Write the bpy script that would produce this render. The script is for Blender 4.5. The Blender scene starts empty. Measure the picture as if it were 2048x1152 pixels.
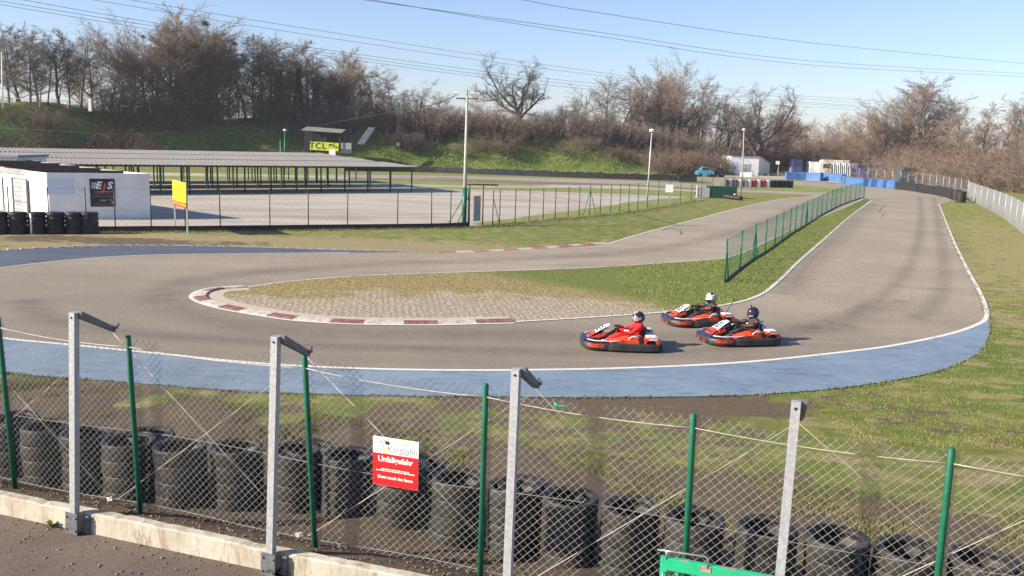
import bpy, bmesh, math, random
import numpy as np
from mathutils import Vector, Matrix
from mathutils.geometry import tessellate_polygon
R = math.radians
rng = random.Random(7)
nrg = np.random.default_rng(11)
sc = bpy.context.scene
col = sc.collection

# ------------------------------------------------------------------ camera
FPX, CH = 1800.0, 5.0
PITCH = math.atan((576 - 285) / FPX); ROLL = R(1.6)
FW = Vector((0, math.cos(PITCH), -math.sin(PITCH)))
_U = Vector((0, math.sin(PITCH), math.cos(PITCH))); _R = Vector((1, 0, 0))
RT = _R * math.cos(ROLL) + _U * math.sin(ROLL)
UP = _U * math.cos(ROLL) - _R * math.sin(ROLL)
CP = Vector((0, 0, CH))
cam_d = bpy.data.cameras.new('camera'); cam = bpy.data.objects.new('camera', cam_d); col.objects.link(cam)
cam_d.sensor_fit = 'HORIZONTAL'; cam_d.sensor_width = 36; cam_d.lens = 36 * FPX / 2048
cam_d.clip_start = 0.1; cam_d.clip_end = 3000
cam.matrix_world = Matrix(((RT.x, UP.x, -FW.x, 0), (RT.y, UP.y, -FW.y, 0), (RT.z, UP.z, -FW.z, CH), (0, 0, 0, 1)))
sc.camera = cam

def ray(px, py): return FW + RT * ((px - 1024) / FPX) + UP * ((576 - py) / FPX)
def G(px, py, z=0.0):            # the place on level z that is seen at a pixel of the photograph
    d = ray(px, py); return CP + d * ((z - CH) / d.z)
def D(px, py, Y):                # the place at distance Y (along +Y) seen at a pixel
    d = ray(px, py); return CP + d * (Y / d.y)
def ppm(p): return FPX / ((Vector(p) - CP).dot(FW))
def project(p):
    w = Vector(p) - CP; k = w.dot(FW); return 1024 + FPX * w.dot(RT) / k, 576 - FPX * w.dot(UP) / k

# ------------------------------------------------------------------ materials
def lin(c): return tuple(c) + (1.0,)
def nd(nt, t, **kw):
    n = nt.nodes.new(t)
    for k, v in kw.items():
        if k.startswith('i_'): n.inputs[k[2:].replace('_', ' ')].default_value = v
        else: setattr(n, k, v)
    return n
def mixc(nt, f, a, b, mode='MIX'):
    m = nt.nodes.new('ShaderNodeMix'); m.data_type = 'RGBA'; m.blend_type = mode
    for s, v in ((0, f), (6, a), (7, b)):
        if isinstance(v, bpy.types.NodeSocket): nt.links.new(v, m.inputs[s])
        elif isinstance(v, (int, float)): m.inputs[s].default_value = v
        else: m.inputs[s].default_value = lin(v[:3])
    return m.outputs[2]
def mth(nt, op, a, b=None, c=None, clamp=False):
    m = nt.nodes.new('ShaderNodeMath'); m.operation = op; m.use_clamp = clamp
    for i, v in enumerate((a, b, c)):
        if v is None: continue
        if isinstance(v, bpy.types.NodeSocket): nt.links.new(v, m.inputs[i])
        else: m.inputs[i].default_value = v
    return m.outputs[0]
def ramp(nt, v, lo, hi):
    m = nt.nodes.new('ShaderNodeMapRange'); m.interpolation_type = 'SMOOTHSTEP'
    nt.links.new(v, m.inputs[0]); m.inputs[1].default_value = lo; m.inputs[2].default_value = hi
    return m.outputs[0]
def noise(nt, vec, scale, detail=4, rough=.6, dist=0.0):
    n = nd(nt, 'ShaderNodeTexNoise', i_Scale=scale, i_Detail=detail, i_Roughness=rough, i_Distortion=dist)
    nt.links.new(vec, n.inputs['Vector']); return n.outputs['Fac']
def newmat(name):
    m = bpy.data.materials.new(name); m.use_nodes = True; nt = m.node_tree
    b = nt.nodes['Principled BSDF']; b.inputs['Specular IOR Level'].default_value = .35
    return m, nt, b
def coords(nt, kind='Object', scale=None):
    tc = nt.nodes.new('ShaderNodeTexCoord'); o = tc.outputs[kind]
    if scale:
        mp = nt.nodes.new('ShaderNodeMapping'); mp.inputs['Scale'].default_value = scale
        nt.links.new(o, mp.inputs[0]); o = mp.outputs[0]
    return o
def worldpos(nt):
    return nt.nodes.new('ShaderNodeNewGeometry').outputs['Position']
def bump(nt, b, h, strength, dist=.02):
    bp = nd(nt, 'ShaderNodeBump', i_Strength=strength, i_Distance=dist)
    nt.links.new(h, bp.inputs['Height']); nt.links.new(bp.outputs[0], b.inputs['Normal'])
def simple(name, c1, c2=None, scale=8, rough=.6, metal=0, bmp=.15, spots=None, spot_lo=.62, world=False, stretch=None, spec=.35):
    m, nt, b = newmat(name)
    v = worldpos(nt) if world else coords(nt, 'Object', stretch)
    c2 = c2 or tuple(x * .75 for x in c1)
    f = ramp(nt, noise(nt, v, scale), .3, .7)
    c = mixc(nt, f, c1, c2)
    if spots:
        s = ramp(nt, noise(nt, v, scale * 2.3, 5, .65), spot_lo, spot_lo + .08)
        c = mixc(nt, s, c, spots)
    nt.links.new(c, b.inputs['Base Color'])
    b.inputs['Roughness'].default_value = rough; b.inputs['Metallic'].default_value = metal
    b.inputs['Specular IOR Level'].default_value = spec
    if bmp: bump(nt, b, noise(nt, v, scale * 5, 4), bmp)
    return m

M_ = {}
M_['galv'] = simple('galvanised_steel', (.50, .51, .52), (.36, .37, .38), 30, .5, .35, .05)
M_['galv_dark'] = simple('weathered_steel', (.20, .21, .22), (.13, .14, .15), 20, .55, .4, .05)
M_['green_post'] = simple('green_post_paint', (.012, .13, .075), (.01, .09, .05), 14, .4, 0, .03, spots=(.06, .14, .09))
M_['green_dark'] = simple('dark_green_paint', (.012, .055, .04), (.01, .04, .03), 6, .5, 0, .03)
M_['green_mesh'] = simple('green_plastic_wire', (.025, .15, .10), (.02, .11, .07), 2, .5, 0, 0)
M_['wire'] = simple('galvanised_wire', (.34, .325, .29), (.24, .23, .20), 6, .55, .1, 0, world=True)
M_['rope'] = simple('pale_tension_wire', (.62, .56, .46), (.42, .37, .30), 9, .6, .1, 0, world=True)
M_['tyre'] = simple('worn_tyre_rubber', (.020, .0195, .019), (.050, .046, .040), 3.0, .55, 0, .15, spots=(.12, .108, .085), spot_lo=.62, world=True)
M_['tyre_far'] = simple('black_tyre_rubber', (.014, .015, .018), (.03, .03, .033), 2, .6, 0, .3, world=True)
M_['rub_white'] = simple('white_painted_tyre', (.7, .68, .62), (.5, .48, .44), 4, .6, 0, .2, world=True)
M_['rub_red'] = simple('red_painted_tyre', (.45, .05, .06), (.3, .04, .05), 4, .6, 0, .2, world=True)
M_['white_wall'] = simple('white_render', (.74, .74, .72), (.66, .66, .64), 1.2, .85, 0, .1, spots=(.55, .54, .5), spot_lo=.68)
M_['felt'] = simple('brown_roof_felt', (.16, .12, .09), (.10, .08, .065), 1.5, .9, 0, .2)
M_['eternit'] = simple('grey_corrugated_sheet', (.235, .22, .20), (.175, .163, .15), .5, .85, 0, .1, spots=(.29, .27, .25), stretch=(1, 5, 1))
M_['metal_white'] = simple('white_painted_metal', (.72, .72, .70), (.6, .6, .58), 3, .5)
M_['metal_grey'] = simple('grey_painted_metal', (.34, .36, .37), (.26, .28, .3), 3, .5)
M_['pole'] = simple('weathered_mast_paint', (.42, .42, .34), (.30, .31, .25), 3, .6, .1)
M_['wood'] = simple('weathered_boards', (.12, .08, .06), (.07, .05, .04), 3, .85)
M_['concrete'] = simple('grey_concrete', (.32, .32, .31), (.22, .22, .21), 1.5, .9, 0, .3, spots=(.12, .12, .1))
M_['yellow'] = simple('yellow_sign_paint', (.80, .68, .01), (.74, .62, .01), 2, .45, 0, 0)
M_['tclyellow'] = simple('yellow_green_banner', (.58, .62, .05), (.5, .55, .05), 2, .6, 0, 0)
M_['signred'] = simple('red_sign_paint', (.74, .018, .02), (.70, .016, .018), 4, .4, 0, 0)
M_['orangered'] = simple('orange_red_paint', (.75, .09, .03), (.7, .08, .03), 4, .4, 0, 0)
M_['signwhite'] = simple('white_sign_sheet', (.82, .82, .80), (.76, .76, .74), 4, .4, 0, 0)
M_['black'] = simple('black_plastic', (.014, .014, .016), (.03, .03, .032), 6, .42, 0, .05)
M_['blackgloss'] = simple('black_gloss', (.012, .013, .02), (.02, .02, .03), 6, .12, 0, 0, spec=.6)
M_['blackink'] = simple('black_print', (.02, .02, .025), (.03, .03, .035), 6, .5, 0, 0)
M_['greyink'] = simple('grey_print', (.22, .22, .24), (.2, .2, .22), 6, .5, 0, 0)
M_['paleink'] = simple('pale_print', (.62, .48, .42), (.6, .46, .4), 6, .5, 0, 0)
M_['orange'] = simple('orange_kart_plastic', (.78, .085, .018), (.50, .045, .015), 6, .32, 0, 0, spots=(.06, .03, .03), spot_lo=.60)
M_['kwhite'] = simple('white_kart_plastic', (.78, .76, .74), (.6, .58, .58), 7, .35, 0, 0, spots=(.12, .08, .09), spot_lo=.58)
M_['kblue'] = simple('blue_kart_decal', (.02, .03, .15), (.015, .015, .03), 5, .35, 0, 0)
M_['kpink'] = simple('pale_side_bar', (.62, .5, .5), (.5, .38, .4), 9, .4, 0, 0)
M_['rubber'] = simple('kart_bumper_rubber', (.020, .020, .022), (.045, .045, .046), 4, .5, 0, .1)
M_['scuff'] = simple('scuffed_grey_panel', (.22, .22, .21), (.08, .08, .08), 10, .45, .2, .1)
M_['suitred'] = simple('red_race_suit', (.72, .022, .022), (.58, .015, .015), 7, .75, 0, .4)
M_['suitblack'] = simple('black_race_suit', (.022, .021, .024), (.04, .038, .04), 7, .7, 0, .4)
M_['chrome'] = simple('bare_steel', (.6, .6, .6), (.45, .45, .45), 9, .3, .8, 0)
M_['bluefoil'] = simple('blue_barrier_plastic', (.055, .125, .30), (.08, .17, .36), 1.2, .45, 0, .2, spots=(.2, .38, .7), spot_lo=.66, world=True)
M_['bluecont'] = simple('blue_container_paint', (.055, .08, .20), (.04, .06, .15), 1, .55)
M_['tan'] = simple('tan_container_paint', (.5, .36, .27), (.4, .29, .22), 1, .6)
M_['tarp'] = simple('grey_tarpaulin', (.42, .42, .41), (.28, .28, .28), 2, .7, 0, .6)
M_['cream'] = simple('cream_caravan_paint', (.72, .68, .58), (.6, .56, .48), 1.5, .5)
M_['cyan'] = simple('light_blue_car_paint', (.07, .27, .38), (.05, .22, .32), 1, .2)
M_['glass'] = simple('dark_glass', (.02, .025, .03), (.03, .035, .04), 2, .1, 0, 0, spec=.6)
M_['vangreen'] = simple('dark_green_van_paint', (.05, .085, .08), (.04, .07, .065), 1, .35)
M_['gate'] = simple('bright_green_gate_paint', (.025, .42, .20), (.022, .36, .17), 9, .35, 0, .05, spots=(.5, .46, .34), spot_lo=.74)
M_['rust'] = simple('rusty_steel', (.30, .13, .05), (.4, .36, .3), 25, .7, .2)
M_['scrap'] = simple('dirty_white_plastic', (.62, .6, .56), (.4, .38, .35), 14, .7, 0, .5)
M_['barkg'] = simple('grey_brown_bark', (.27, .215, .165), (.17, .135, .105), 1.2, .9, 0, .4)
M_['barkd'] = simple('dark_bark', (.18, .14, .11), (.11, .088, .07), 1.2, .9, 0, .4)
M_['barkoak'] = simple('dark_oak_bark', (.12, .095, .075), (.075, .06, .05), 1.2, .9, 0, 0)
M_['twigr'] = simple('reddish_twigs', (.33, .25, .195), (.22, .17, .132), .35, .9, 0, 0)
M_['twigg'] = simple('grey_twigs', (.34, .275, .215), (.23, .185, .145), .35, .9, 0, 0)
M_['twigp'] = simple('pale_twigs', (.52, .42, .34), (.38, .30, .25), .35, .9, 0, 0)
M_['scrub'] = simple('brown_scrub', (.25, .18, .13), (.155, .115, .085), .25, .95, 0, 0, world=True)
M_['scrubd'] = simple('dark_scrub', (.25, .195, .15), (.155, .125, .098), .3, .95, 0, 0, world=True)
M_['leaf'] = simple('ivy_leaf', (.03, .055, .015), (.05, .075, .02), 2, .6, 0, 0)
M_['leafy'] = simple('olive_mistletoe', (.10, .12, .04), (.08, .09, .03), 2, .7, 0, 0)
M_['cable'] = simple('dark_power_cable', (.045, .045, .06), (.035, .035, .05), 1, .6, .3, 0)

def grass_blade_mat(name, c1, c2, c3):
    m, nt, b = newmat(name); v = worldpos(nt)
    c = mixc(nt, ramp(nt, noise(nt, v, .9, 4), .35, .65), c1, c2)
    c = mixc(nt, mth(nt, 'MULTIPLY', ramp(nt, noise(nt, v, 2.5, 5, .7), .50, .68), .8), c, c3)
    nt.links.new(c, b.inputs['Base Color']); b.inputs['Roughness'].default_value = .8
    return m
M_['blade'] = grass_blade_mat('short_grass_blades', (.115, .125, .038), (.20, .17, .08), (.10, .082, .05))
M_['bladeg'] = grass_blade_mat('green_grass_blades', (.135, .18, .036), (.225, .24, .062), (.30, .27, .12))
M_['bankgrass'] = grass_blade_mat('bank_grass_blades', (.095, .18, .03), (.17, .24, .055), (.26, .24, .11))

def asphalt_mat(name, c1, c2, stain, worn=False):
    m, nt, b = newmat(name); v = worldpos(nt)
    c = mixc(nt, ramp(nt, noise(nt, v, .16, 6, .65, .6), .42, .58), c1, c2)
    g = noise(nt, v, 55, 3, .8)
    c = mixc(nt, mth(nt, 'MULTIPLY', ramp(nt, g, .38, .66), .55), c, tuple(x * .45 for x in c1))
    g2 = noise(nt, v, 9, 4, .7)
    c = mixc(nt, mth(nt, 'MULTIPLY', ramp(nt, g2, .48, .62), .35), c, tuple(min(1, x * 1.5) for x in c1))
    w = nd(nt, 'ShaderNodeTexNoise', i_Scale=.55, i_Detail=6, i_Roughness=.55, i_Distortion=1.2)
    mp = nd(nt, 'ShaderNodeMapping'); mp.inputs['Scale'].default_value = (.13, 1.9, 1); nt.links.new(v, mp.inputs[0]); nt.links.new(mp.outputs[0], w.inputs['Vector'])
    c = mixc(nt, mth(nt, 'MULTIPLY', ramp(nt, w.outputs['Fac'], .48, .62), .24), c, stain)
    if worn:   # tarmac turns darker towards the near hairpin end
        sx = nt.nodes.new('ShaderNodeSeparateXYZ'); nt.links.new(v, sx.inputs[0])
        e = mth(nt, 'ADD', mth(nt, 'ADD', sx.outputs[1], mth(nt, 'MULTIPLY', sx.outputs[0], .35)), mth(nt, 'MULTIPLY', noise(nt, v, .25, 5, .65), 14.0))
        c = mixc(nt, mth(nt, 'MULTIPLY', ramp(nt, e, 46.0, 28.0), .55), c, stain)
    nt.links.new(c, b.inputs['Base Color']); b.inputs['Roughness'].default_value = .78
    bump(nt, b, g, .35, .01)
    return m
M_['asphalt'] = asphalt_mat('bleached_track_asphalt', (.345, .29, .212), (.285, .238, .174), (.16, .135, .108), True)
M_['asphalt_far'] = asphalt_mat('far_track_asphalt', (.34, .295, .24), (.29, .25, .205), (.21, .18, .15))
M_['rubbered'] = asphalt_mat('rubbered_asphalt', (.17, .155, .14), (.135, .125, .112), (.07, .066, .062))

def blue_mat():
    m, nt, b = newmat('worn_blue_runoff_paint'); v = worldpos(nt)
    c = mixc(nt, ramp(nt, noise(nt, v, .5, 5, .6, .8), .3, .7), (.145, .205, .275), (.19, .27, .35))
    mp = nd(nt, 'ShaderNodeMapping'); mp.inputs['Scale'].default_value = (.8, 3.2, 1); nt.links.new(v, mp.inputs[0])
    w = noise(nt, mp.outputs[0], 2.6, 9, .76, .6)
    c = mixc(nt, mth(nt, 'MULTIPLY', ramp(nt, w, .50, .62), .50), c, (.36, .335, .30))
    w2 = noise(nt, mp.outputs[0], .9, 6, .7, 1.4)
    c = mixc(nt, mth(nt, 'MULTIPLY', ramp(nt, w2, .52, .64), .45), c, (.075, .085, .11))
    g = noise(nt, v, 60, 3, .8)
    c = mixc(nt, mth(nt, 'MULTIPLY', ramp(nt, g, .42, .7), .4), c, (.06, .09, .15))
    nt.links.new(c, b.inputs['Base Color']); b.inputs['Roughness'].default_value = .72
    bump(nt, b, g, .3, .01); return m
M_['blue'] = blue_mat()
M_['blue_dark'] = asphalt_mat('dark_slate_blue_paint', (.085, .105, .145), (.065, .08, .11), (.16, .15, .14))

def line_mat(name, c1, wear, amt=.5):
    m, nt, b = newmat(name); v = worldpos(nt)
    c = mixc(nt, ramp(nt, noise(nt, v, 6, 6, .75), amt, amt + .12), c1, wear)
    g = noise(nt, v, 45, 3, .8)
    c = mixc(nt, mth(nt, 'MULTIPLY', ramp(nt, g, .5, .7), .4), c, wear)
    nt.links.new(c, b.inputs['Base Color']); b.inputs['Roughness'].default_value = .75; bump(nt, b, g, .3, .01); return m
M_['line'] = line_mat('worn_white_line', (.66, .64, .58), (.32, .29, .26), .55)
M_['kerbw'] = line_mat('worn_white_kerb', (.52, .47, .41), (.33, .28, .24), .46)
M_['kerbr'] = line_mat('worn_red_kerb', (.20, .06, .055), (.22, .16, .135), .46)
M_['kerbr2'] = line_mat('bright_red_kerb', (.36, .08, .065), (.32, .23, .18), .48)
M_['kerbdark'] = line_mat('dark_dirty_kerb', (.13, .09, .09), (.26, .22, .2), .5)
M_['sandstrip'] = line_mat('pale_concrete_strip', (.46, .40, .30), (.30, .25, .17), .55)

def lot_mat():
    m, nt, b = newmat('beige_gravel_yard'); v = worldpos(nt)
    mp = nd(nt, 'ShaderNodeMapping'); mp.inputs['Scale'].default_value = (.35, 1, 1); nt.links.new(v, mp.inputs[0])
    c = mixc(nt, ramp(nt, noise(nt, mp.outputs[0], .22, 6, .6, .5), .35, .65), (.44, .395, .33), (.34, .30, .25))
    c = mixc(nt, mth(nt, 'MULTIPLY', ramp(nt, noise(nt, mp.outputs[0], .12, 5, .6, .5), .56, .66), .7), c, (.24, .21, .11))
    c = mixc(nt, mth(nt, 'MULTIPLY', ramp(nt, noise(nt, v, 7, 5, .8), .45, .7), .4), c, (.22, .19, .16))
    c = mixc(nt, mth(nt, 'MULTIPLY', ramp(nt, noise(nt, mp.outputs[0], .8, 6, .7), .62, .72), .5), c, (.2, .18, .16))
    nt.links.new(c, b.inputs['Base Color']); b.inputs['Roughness'].default_value = .9
    bump(nt, b, noise(nt, v, 12, 5, .8), .4, .02); return m
M_['lot'] = lot_mat()

def terrain_mat():
    m, nt, b = newmat('grassy_ground'); v = worldpos(nt)
    at = nd(nt, 'ShaderNodeAttribute', attribute_name='zone'); sp = nt.nodes.new('ShaderNodeSeparateColor'); nt.links.new(at.outputs['Color'], sp.inputs[0])
    dry, dirt, lush = sp.outputs[0], sp.outputs[1], sp.outputs[2]
    mp = nd(nt, 'ShaderNodeMapping'); mp.inputs['Scale'].default_value = (.6, 1, 1); nt.links.new(v, mp.inputs[0]); v2 = mp.outputs[0]
    n1 = noise(nt, v2, .45, 7, .65, .4); n2 = noise(nt, v2, 2.2, 7, .72, .5); n3 = noise(nt, v, 16, 5, .8)
    c = mixc(nt, ramp(nt, n2, .38, .62), (.14, .172, .036), (.26, .25, .08))
    c = mixc(nt, mth(nt, 'MULTIPLY', lush, .85), c, mixc(nt, ramp(nt, n2, .35, .65), (.075, .125, .022), (.125, .175, .035)))
    c = mixc(nt, ramp(nt, mth(nt, 'ADD', mth(nt, 'MULTIPLY', mth(nt, 'ADD', n2, noise(nt, v, .9, 5, .7)), 1.5), mth(nt, 'SUBTRACT', mth(nt, 'MULTIPLY', dry, .8), 1.54)), .3, .55), c, mixc(nt, ramp(nt, n3, .3, .7), (.34, .285, .15), (.25, .205, .105)))
    dm = ramp(nt, mth(nt, 'ADD', mth(nt, 'MULTIPLY', mth(nt, 'ADD', mth(nt, 'ADD', n2, n1), noise(nt, v, 1.1, 6, .7, .3)), 1.3), mth(nt, 'SUBTRACT', mth(nt, 'MULTIPLY', dirt, .95), 1.97)), .32, .52)
    c = mixc(nt, dm, c, mixc(nt, ramp(nt, n3, .3, .7), (.165, .127, .088), (.098, .074, .050)))
    c = mixc(nt, mth(nt, 'MULTIPLY', ramp(nt, n3, .45, .7), .40), c, (.07, .07, .03))
    nt.links.new(c, b.inputs['Base Color']); b.inputs['Roughness'].default_value = .95; b.inputs['Specular IOR Level'].default_value = .15
    bump(nt, b, mth(nt, 'ADD', n3, mth(nt, 'MULTIPLY', n2, 1.5)), .9, .05); return m
M_['terrain'] = terrain_mat()

def infield_mat():
    # grass that gives way to open concrete pavers towards the hairpin
    m, nt, b = newmat('infield_grass_and_pavers'); v = worldpos(nt)
    sx = nt.nodes.new('ShaderNodeSeparateXYZ'); nt.links.new(v, sx.inputs[0])
    n1 = noise(nt, v, .8, 6, .7, .4); n2 = noise(nt, v, 5, 5, .7); n3 = noise(nt, v, 22, 4, .8)
    grass = mixc(nt, ramp(nt, n2, .4, .6), (.10, .140, .03), (.175, .185, .055))
    grass = mixc(nt, mth(nt, 'MULTIPLY', ramp(nt, n2, .5, .7), .5), grass, (.07, .10, .02))
    moss = mixc(nt, ramp(nt, n2, .40, .58), (.32, .25, .08), (.17, .135, .055))
    moss = mixc(nt, ramp(nt, n3, .5, .62), moss, (.36, .30, .2))
    br = nd(nt, 'ShaderNodeTexBrick', i_Scale=1.0); br.inputs['Brick Width'].default_value = .22; br.inputs['Row Height'].default_value = .2
    br.inputs['Mortar Size'].default_value = .045; br.inputs['Mortar Smooth'].default_value = .3
    br.inputs['Color1'].default_value = lin((.52, .44, .35)); br.inputs['Color2'].default_value = lin((.38, .31, .25)); br.inputs['Mortar'].default_value = lin((.25, .195, .12))
    mp = nd(nt, 'ShaderNodeMapping'); mp.inputs['Rotation'].default_value = (0, 0, R(20)); nt.links.new(v, mp.inputs[0]); wd = nd(nt, 'ShaderNodeTexNoise', i_Scale=2.5, i_Detail=3); nt.links.new(v, wd.inputs['Vector']); va = nd(nt, 'ShaderNodeVectorMath', operation='MULTIPLY_ADD'); nt.links.new(wd.outputs['Color'], va.inputs[0]); va.inputs[1].default_value = (.42, .42, 0); nt.links.new(mp.outputs[0], va.inputs[2]); nt.links.new(va.outputs[0], br.inputs['Vector'])
    pav = mixc(nt, ramp(nt, n2, .50, .60), br.outputs['Color'], mixc(nt, ramp(nt, n3, .4, .6), (.22, .17, .09), (.40, .33, .25)))
    pav = mixc(nt, mth(nt, 'MULTIPLY', ramp(nt, noise(nt, v, 11, 5, .8), .46, .60), .7), pav, (.50, .43, .34)); pav = mixc(nt, mth(nt, 'MULTIPLY', ramp(nt, n3, .5, .62), .5), pav, (.2, .155, .10))
    # moss factor: strongest to the back and left of the island
    e = mth(nt, 'ADD', mth(nt, 'MULTIPLY', mth(nt, 'SUBTRACT', sx.outputs[1], 28.6), .30), mth(nt, 'MULTIPLY', mth(nt, 'SUBTRACT', n1, .5), 2.8))
    e = mth(nt, 'ADD', e, mth(nt, 'MULTIPLY', ramp(nt, sx.outputs[0], -2.0, -10.0), .55))
    e = mth(nt, 'ADD', e, mth(nt, 'MULTIPLY', ramp(nt, sx.outputs[0], 1.0, 8.0), .75))
    c = mixc(nt, ramp(nt, e, -.1, .45), pav, moss)
    g = mth(nt, 'ADD', mth(nt, 'ADD', mth(nt, 'MULTIPLY', sx.outputs[0], .30), mth(nt, 'MULTIPLY', mth(nt, 'SUBTRACT', sx.outputs[1], 26.5), .30)), mth(nt, 'MULTIPLY', n1, 1.2))
    c = mixc(nt, ramp(nt, g, 2.3, 3.0), c, grass)
    nt.links.new(c, b.inputs['Base Color']); b.inputs['Roughness'].default_value = .92; b.inputs['Specular IOR Level'].default_value = .15
    bump(nt, b, mth(nt, 'ADD', n3, br.outputs['Fac']), .6, .03); return m
M_['infield'] = infield_mat()

def wall_mat():
    m, nt, b = newmat('stained_white_concrete'); v = worldpos(nt)
    c = mixc(nt, ramp(nt, noise(nt, v, 2.5, 6, .7), .35, .65), (.52, .475, .39), (.40, .36, .285))
    mp = nd(nt, 'ShaderNodeMapping'); mp.inputs['Scale'].default_value = (3, 3, .7); nt.links.new(v, mp.inputs[0])
    c = mixc(nt, mth(nt, 'MULTIPLY', ramp(nt, noise(nt, mp.outputs[0], 2.5, 7, .75), .48, .64), .75), c, (.25, .19, .12))
    c = mixc(nt, ramp(nt, noise(nt, v, 9, 6, .75), .66, .72), c, (.16, .13, .10))
    nt.links.new(c, b.inputs['Base Color']); b.inputs['Roughness'].default_value = .9; bump(nt, b, noise(nt, v, 14, 6, .75), .5, .02); return m
M_['kerbwall'] = wall_mat()
def pave_mat():
    m, nt, b = newmat('reddish_gravelly_tarmac'); v = worldpos(nt)
    c = mixc(nt, ramp(nt, noise(nt, v, 1.1, 6, .7), .3, .7), (.175, .132, .105), (.125, .096, .078))
    g = noise(nt, v, 38, 4, .85)
    c = mixc(nt, ramp(nt, g, .56, .68), c, (.26, .21, .18)); c = mixc(nt, ramp(nt, noise(nt, v, 26, 4, .8), .55, .66), c, (.06, .045, .04))
    nt.links.new(c, b.inputs['Base Color']); b.inputs['Roughness'].default_value = .9; bump(nt, b, g, .9, .02); return m
M_['pave'] = pave_mat()
M_['skid'] = simple('rubber_skid_mark', (.075, .07, .065), (.12, .11, .10), 4, .7, 0, 0, world=True)
M_['gravel'] = simple('soil_pebble', (.24, .20, .16), (.13, .10, .08), 5, .9, 0, 0, world=True)

# ------------------------------------------------------------------ mesh building
class MB:
    def __init__(s): s.v = []; s.f = []; s.m = []; s.sm = []
    def add(s, vs, fs, mi=0, smooth=False, mat=None):
        o = len(s.v)
        if mat is not None: vs = [mat @ Vector(p) for p in vs]
        s.v += [tuple(p) for p in vs]; s.f += [tuple(i + o for i in f) for f in fs]
        s.m += [mi] * len(fs); s.sm += [smooth] * len(fs); return s
    def box(s, c, size, mi=0, rz=0, mat=None, taper=1.0, ry=0, rx=0):
        x, y, z = (q / 2 for q in size)
        vs = [(-x, -y, -z), (x, -y, -z), (x, y, -z), (-x, y, -z), (-x * taper, -y * taper, z), (x * taper, -y * taper, z), (x * taper, y * taper, z), (-x * taper, y * taper, z)]
        M = Matrix.Translation(Vector(c)) @ Matrix.Rotation(rz, 4, 'Z') @ Matrix.Rotation(ry, 4, 'Y') @ Matrix.Rotation(rx, 4, 'X')
        if mat is not None: M = mat @ M
        return s.add(vs, [(0, 3, 2, 1), (4, 5, 6, 7), (0, 1, 5, 4), (1, 2, 6, 5), (2, 3, 7, 6), (3, 0, 4, 7)], mi, False, M)
    def tube(s, pts, r, n=8, mi=0, caps=True, smooth=True, closed=False):
        pts = [Vector(p) for p in pts]; k = len(pts)
        rs = r if isinstance(r, (list, tuple)) else [r] * k
        vs = []; prev = None
        for i, p in enumerate(pts):
            if closed: t = pts[(i + 1) % k] - pts[i - 1]
            else: t = pts[min(i + 1, k - 1)] - pts[max(i - 1, 0)]
            t = t.normalized()
            if prev is None:
                a = Vector((0, 0, 1)) if abs(t.z) < .9 else Vector((1, 0, 0)); u = t.cross(a).normalized()
            else:
                u = (prev - t * prev.dot(t)).normalized()
            prev = u; w = t.cross(u)
            for j in range(n):
                an = 2 * math.pi * j / n; vs.append(p + (u * math.cos(an) + w * math.sin(an)) * rs[i])
        fs = []
        for i in range(k if closed else k - 1):
            for j in range(n):
                a = i * n; b_ = ((i + 1) % k) * n; fs.append((a + j, a + (j + 1) % n, b_ + (j + 1) % n, b_ + j))
        if caps and not closed: fs += [tuple(range(n))[::-1], tuple((k - 1) * n + j for j in range(n))]
        return s.add(vs, fs, mi, smooth)
    def cyl(s, p0, p1, r, n=12, mi=0, r1=None): return s.tube([p0, p1], [r, r if r1 is None else r1], n, mi)
    def lathe(s, prof, n=20, mi=0, M=None, closed=False, smooth=True):
        vs = []; k = len(prof)
        for (r, z) in prof:
            for j in range(n):
                a = 2 * math.pi * j / n; vs.append((r * math.cos(a), r * math.sin(a), z))
        fs = []
        for i in range(k if closed else k - 1):
            for j in range(n):
                a = i * n; b_ = ((i + 1) % k) * n; fs.append((a + j, a + (j + 1) % n, b_ + (j + 1) % n, b_ + j))
        return s.add(vs, fs, mi, smooth, M)
    def prism(s, pts, d0, d1, axis='y', mi=0, smooth=False, M=None):
        # polygon of (a,b) in the two other axes, extruded along axis from d0 to d1
        def mk(a, b, d): return {'y': (a, d, b), 'x': (d, a, b), 'z': (a, b, d)}[axis]
        n = len(pts); vs = [mk(a, b, d0) for a, b in pts] + [mk(a, b, d1) for a, b in pts]
        tri = tessellate_polygon([[Vector((a, b, 0)) for a, b in pts]])
        fs = [tuple(t) for t in tri] + [tuple(i + n for i in t[::-1]) for t in tri]
        fs += [(i, (i + 1) % n, n + (i + 1) % n, n + i) for i in range(n)]
        return s.add(vs, fs, mi, smooth, M)
    def quad(s, a, b, c, d, mi=0): return s.add([a, b, c, d], [(0, 1, 2, 3)], mi)

def link(o): col.objects.link(o); return o
def obj(name, mb, mats, parent=None, world=False, loc=None, bevel=0, fix=True):
    me = bpy.data.meshes.new(name)
    vs = mb.v
    if world and parent is not None:
        L = parent.location; vs = [(x - L.x, y - L.y, z - L.z) for x, y, z in vs]
    me.from_pydata(vs, [], mb.f)
    mats = mats if isinstance(mats, (list, tuple)) else [mats]
    for m in mats: me.materials.append(M_[m] if isinstance(m, str) else m)
    me.polygons.foreach_set('material_index', mb.m); me.polygons.foreach_set('use_smooth', mb.sm)
    if fix:
        bm = bmesh.new(); bm.from_mesh(me); bmesh.ops.recalc_face_normals(bm, faces=bm.faces); bm.to_mesh(me); bm.free()
    me.update()
    o = link(bpy.data.objects.new(name, me))
    if parent is not None: o.parent = parent
    if loc is not None: o.location = loc
    if bevel:
        b = o.modifiers.new('bevel', 'BEVEL'); b.width = bevel; b.segments = 2; b.limit_method = 'ANGLE'
    return o
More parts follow.
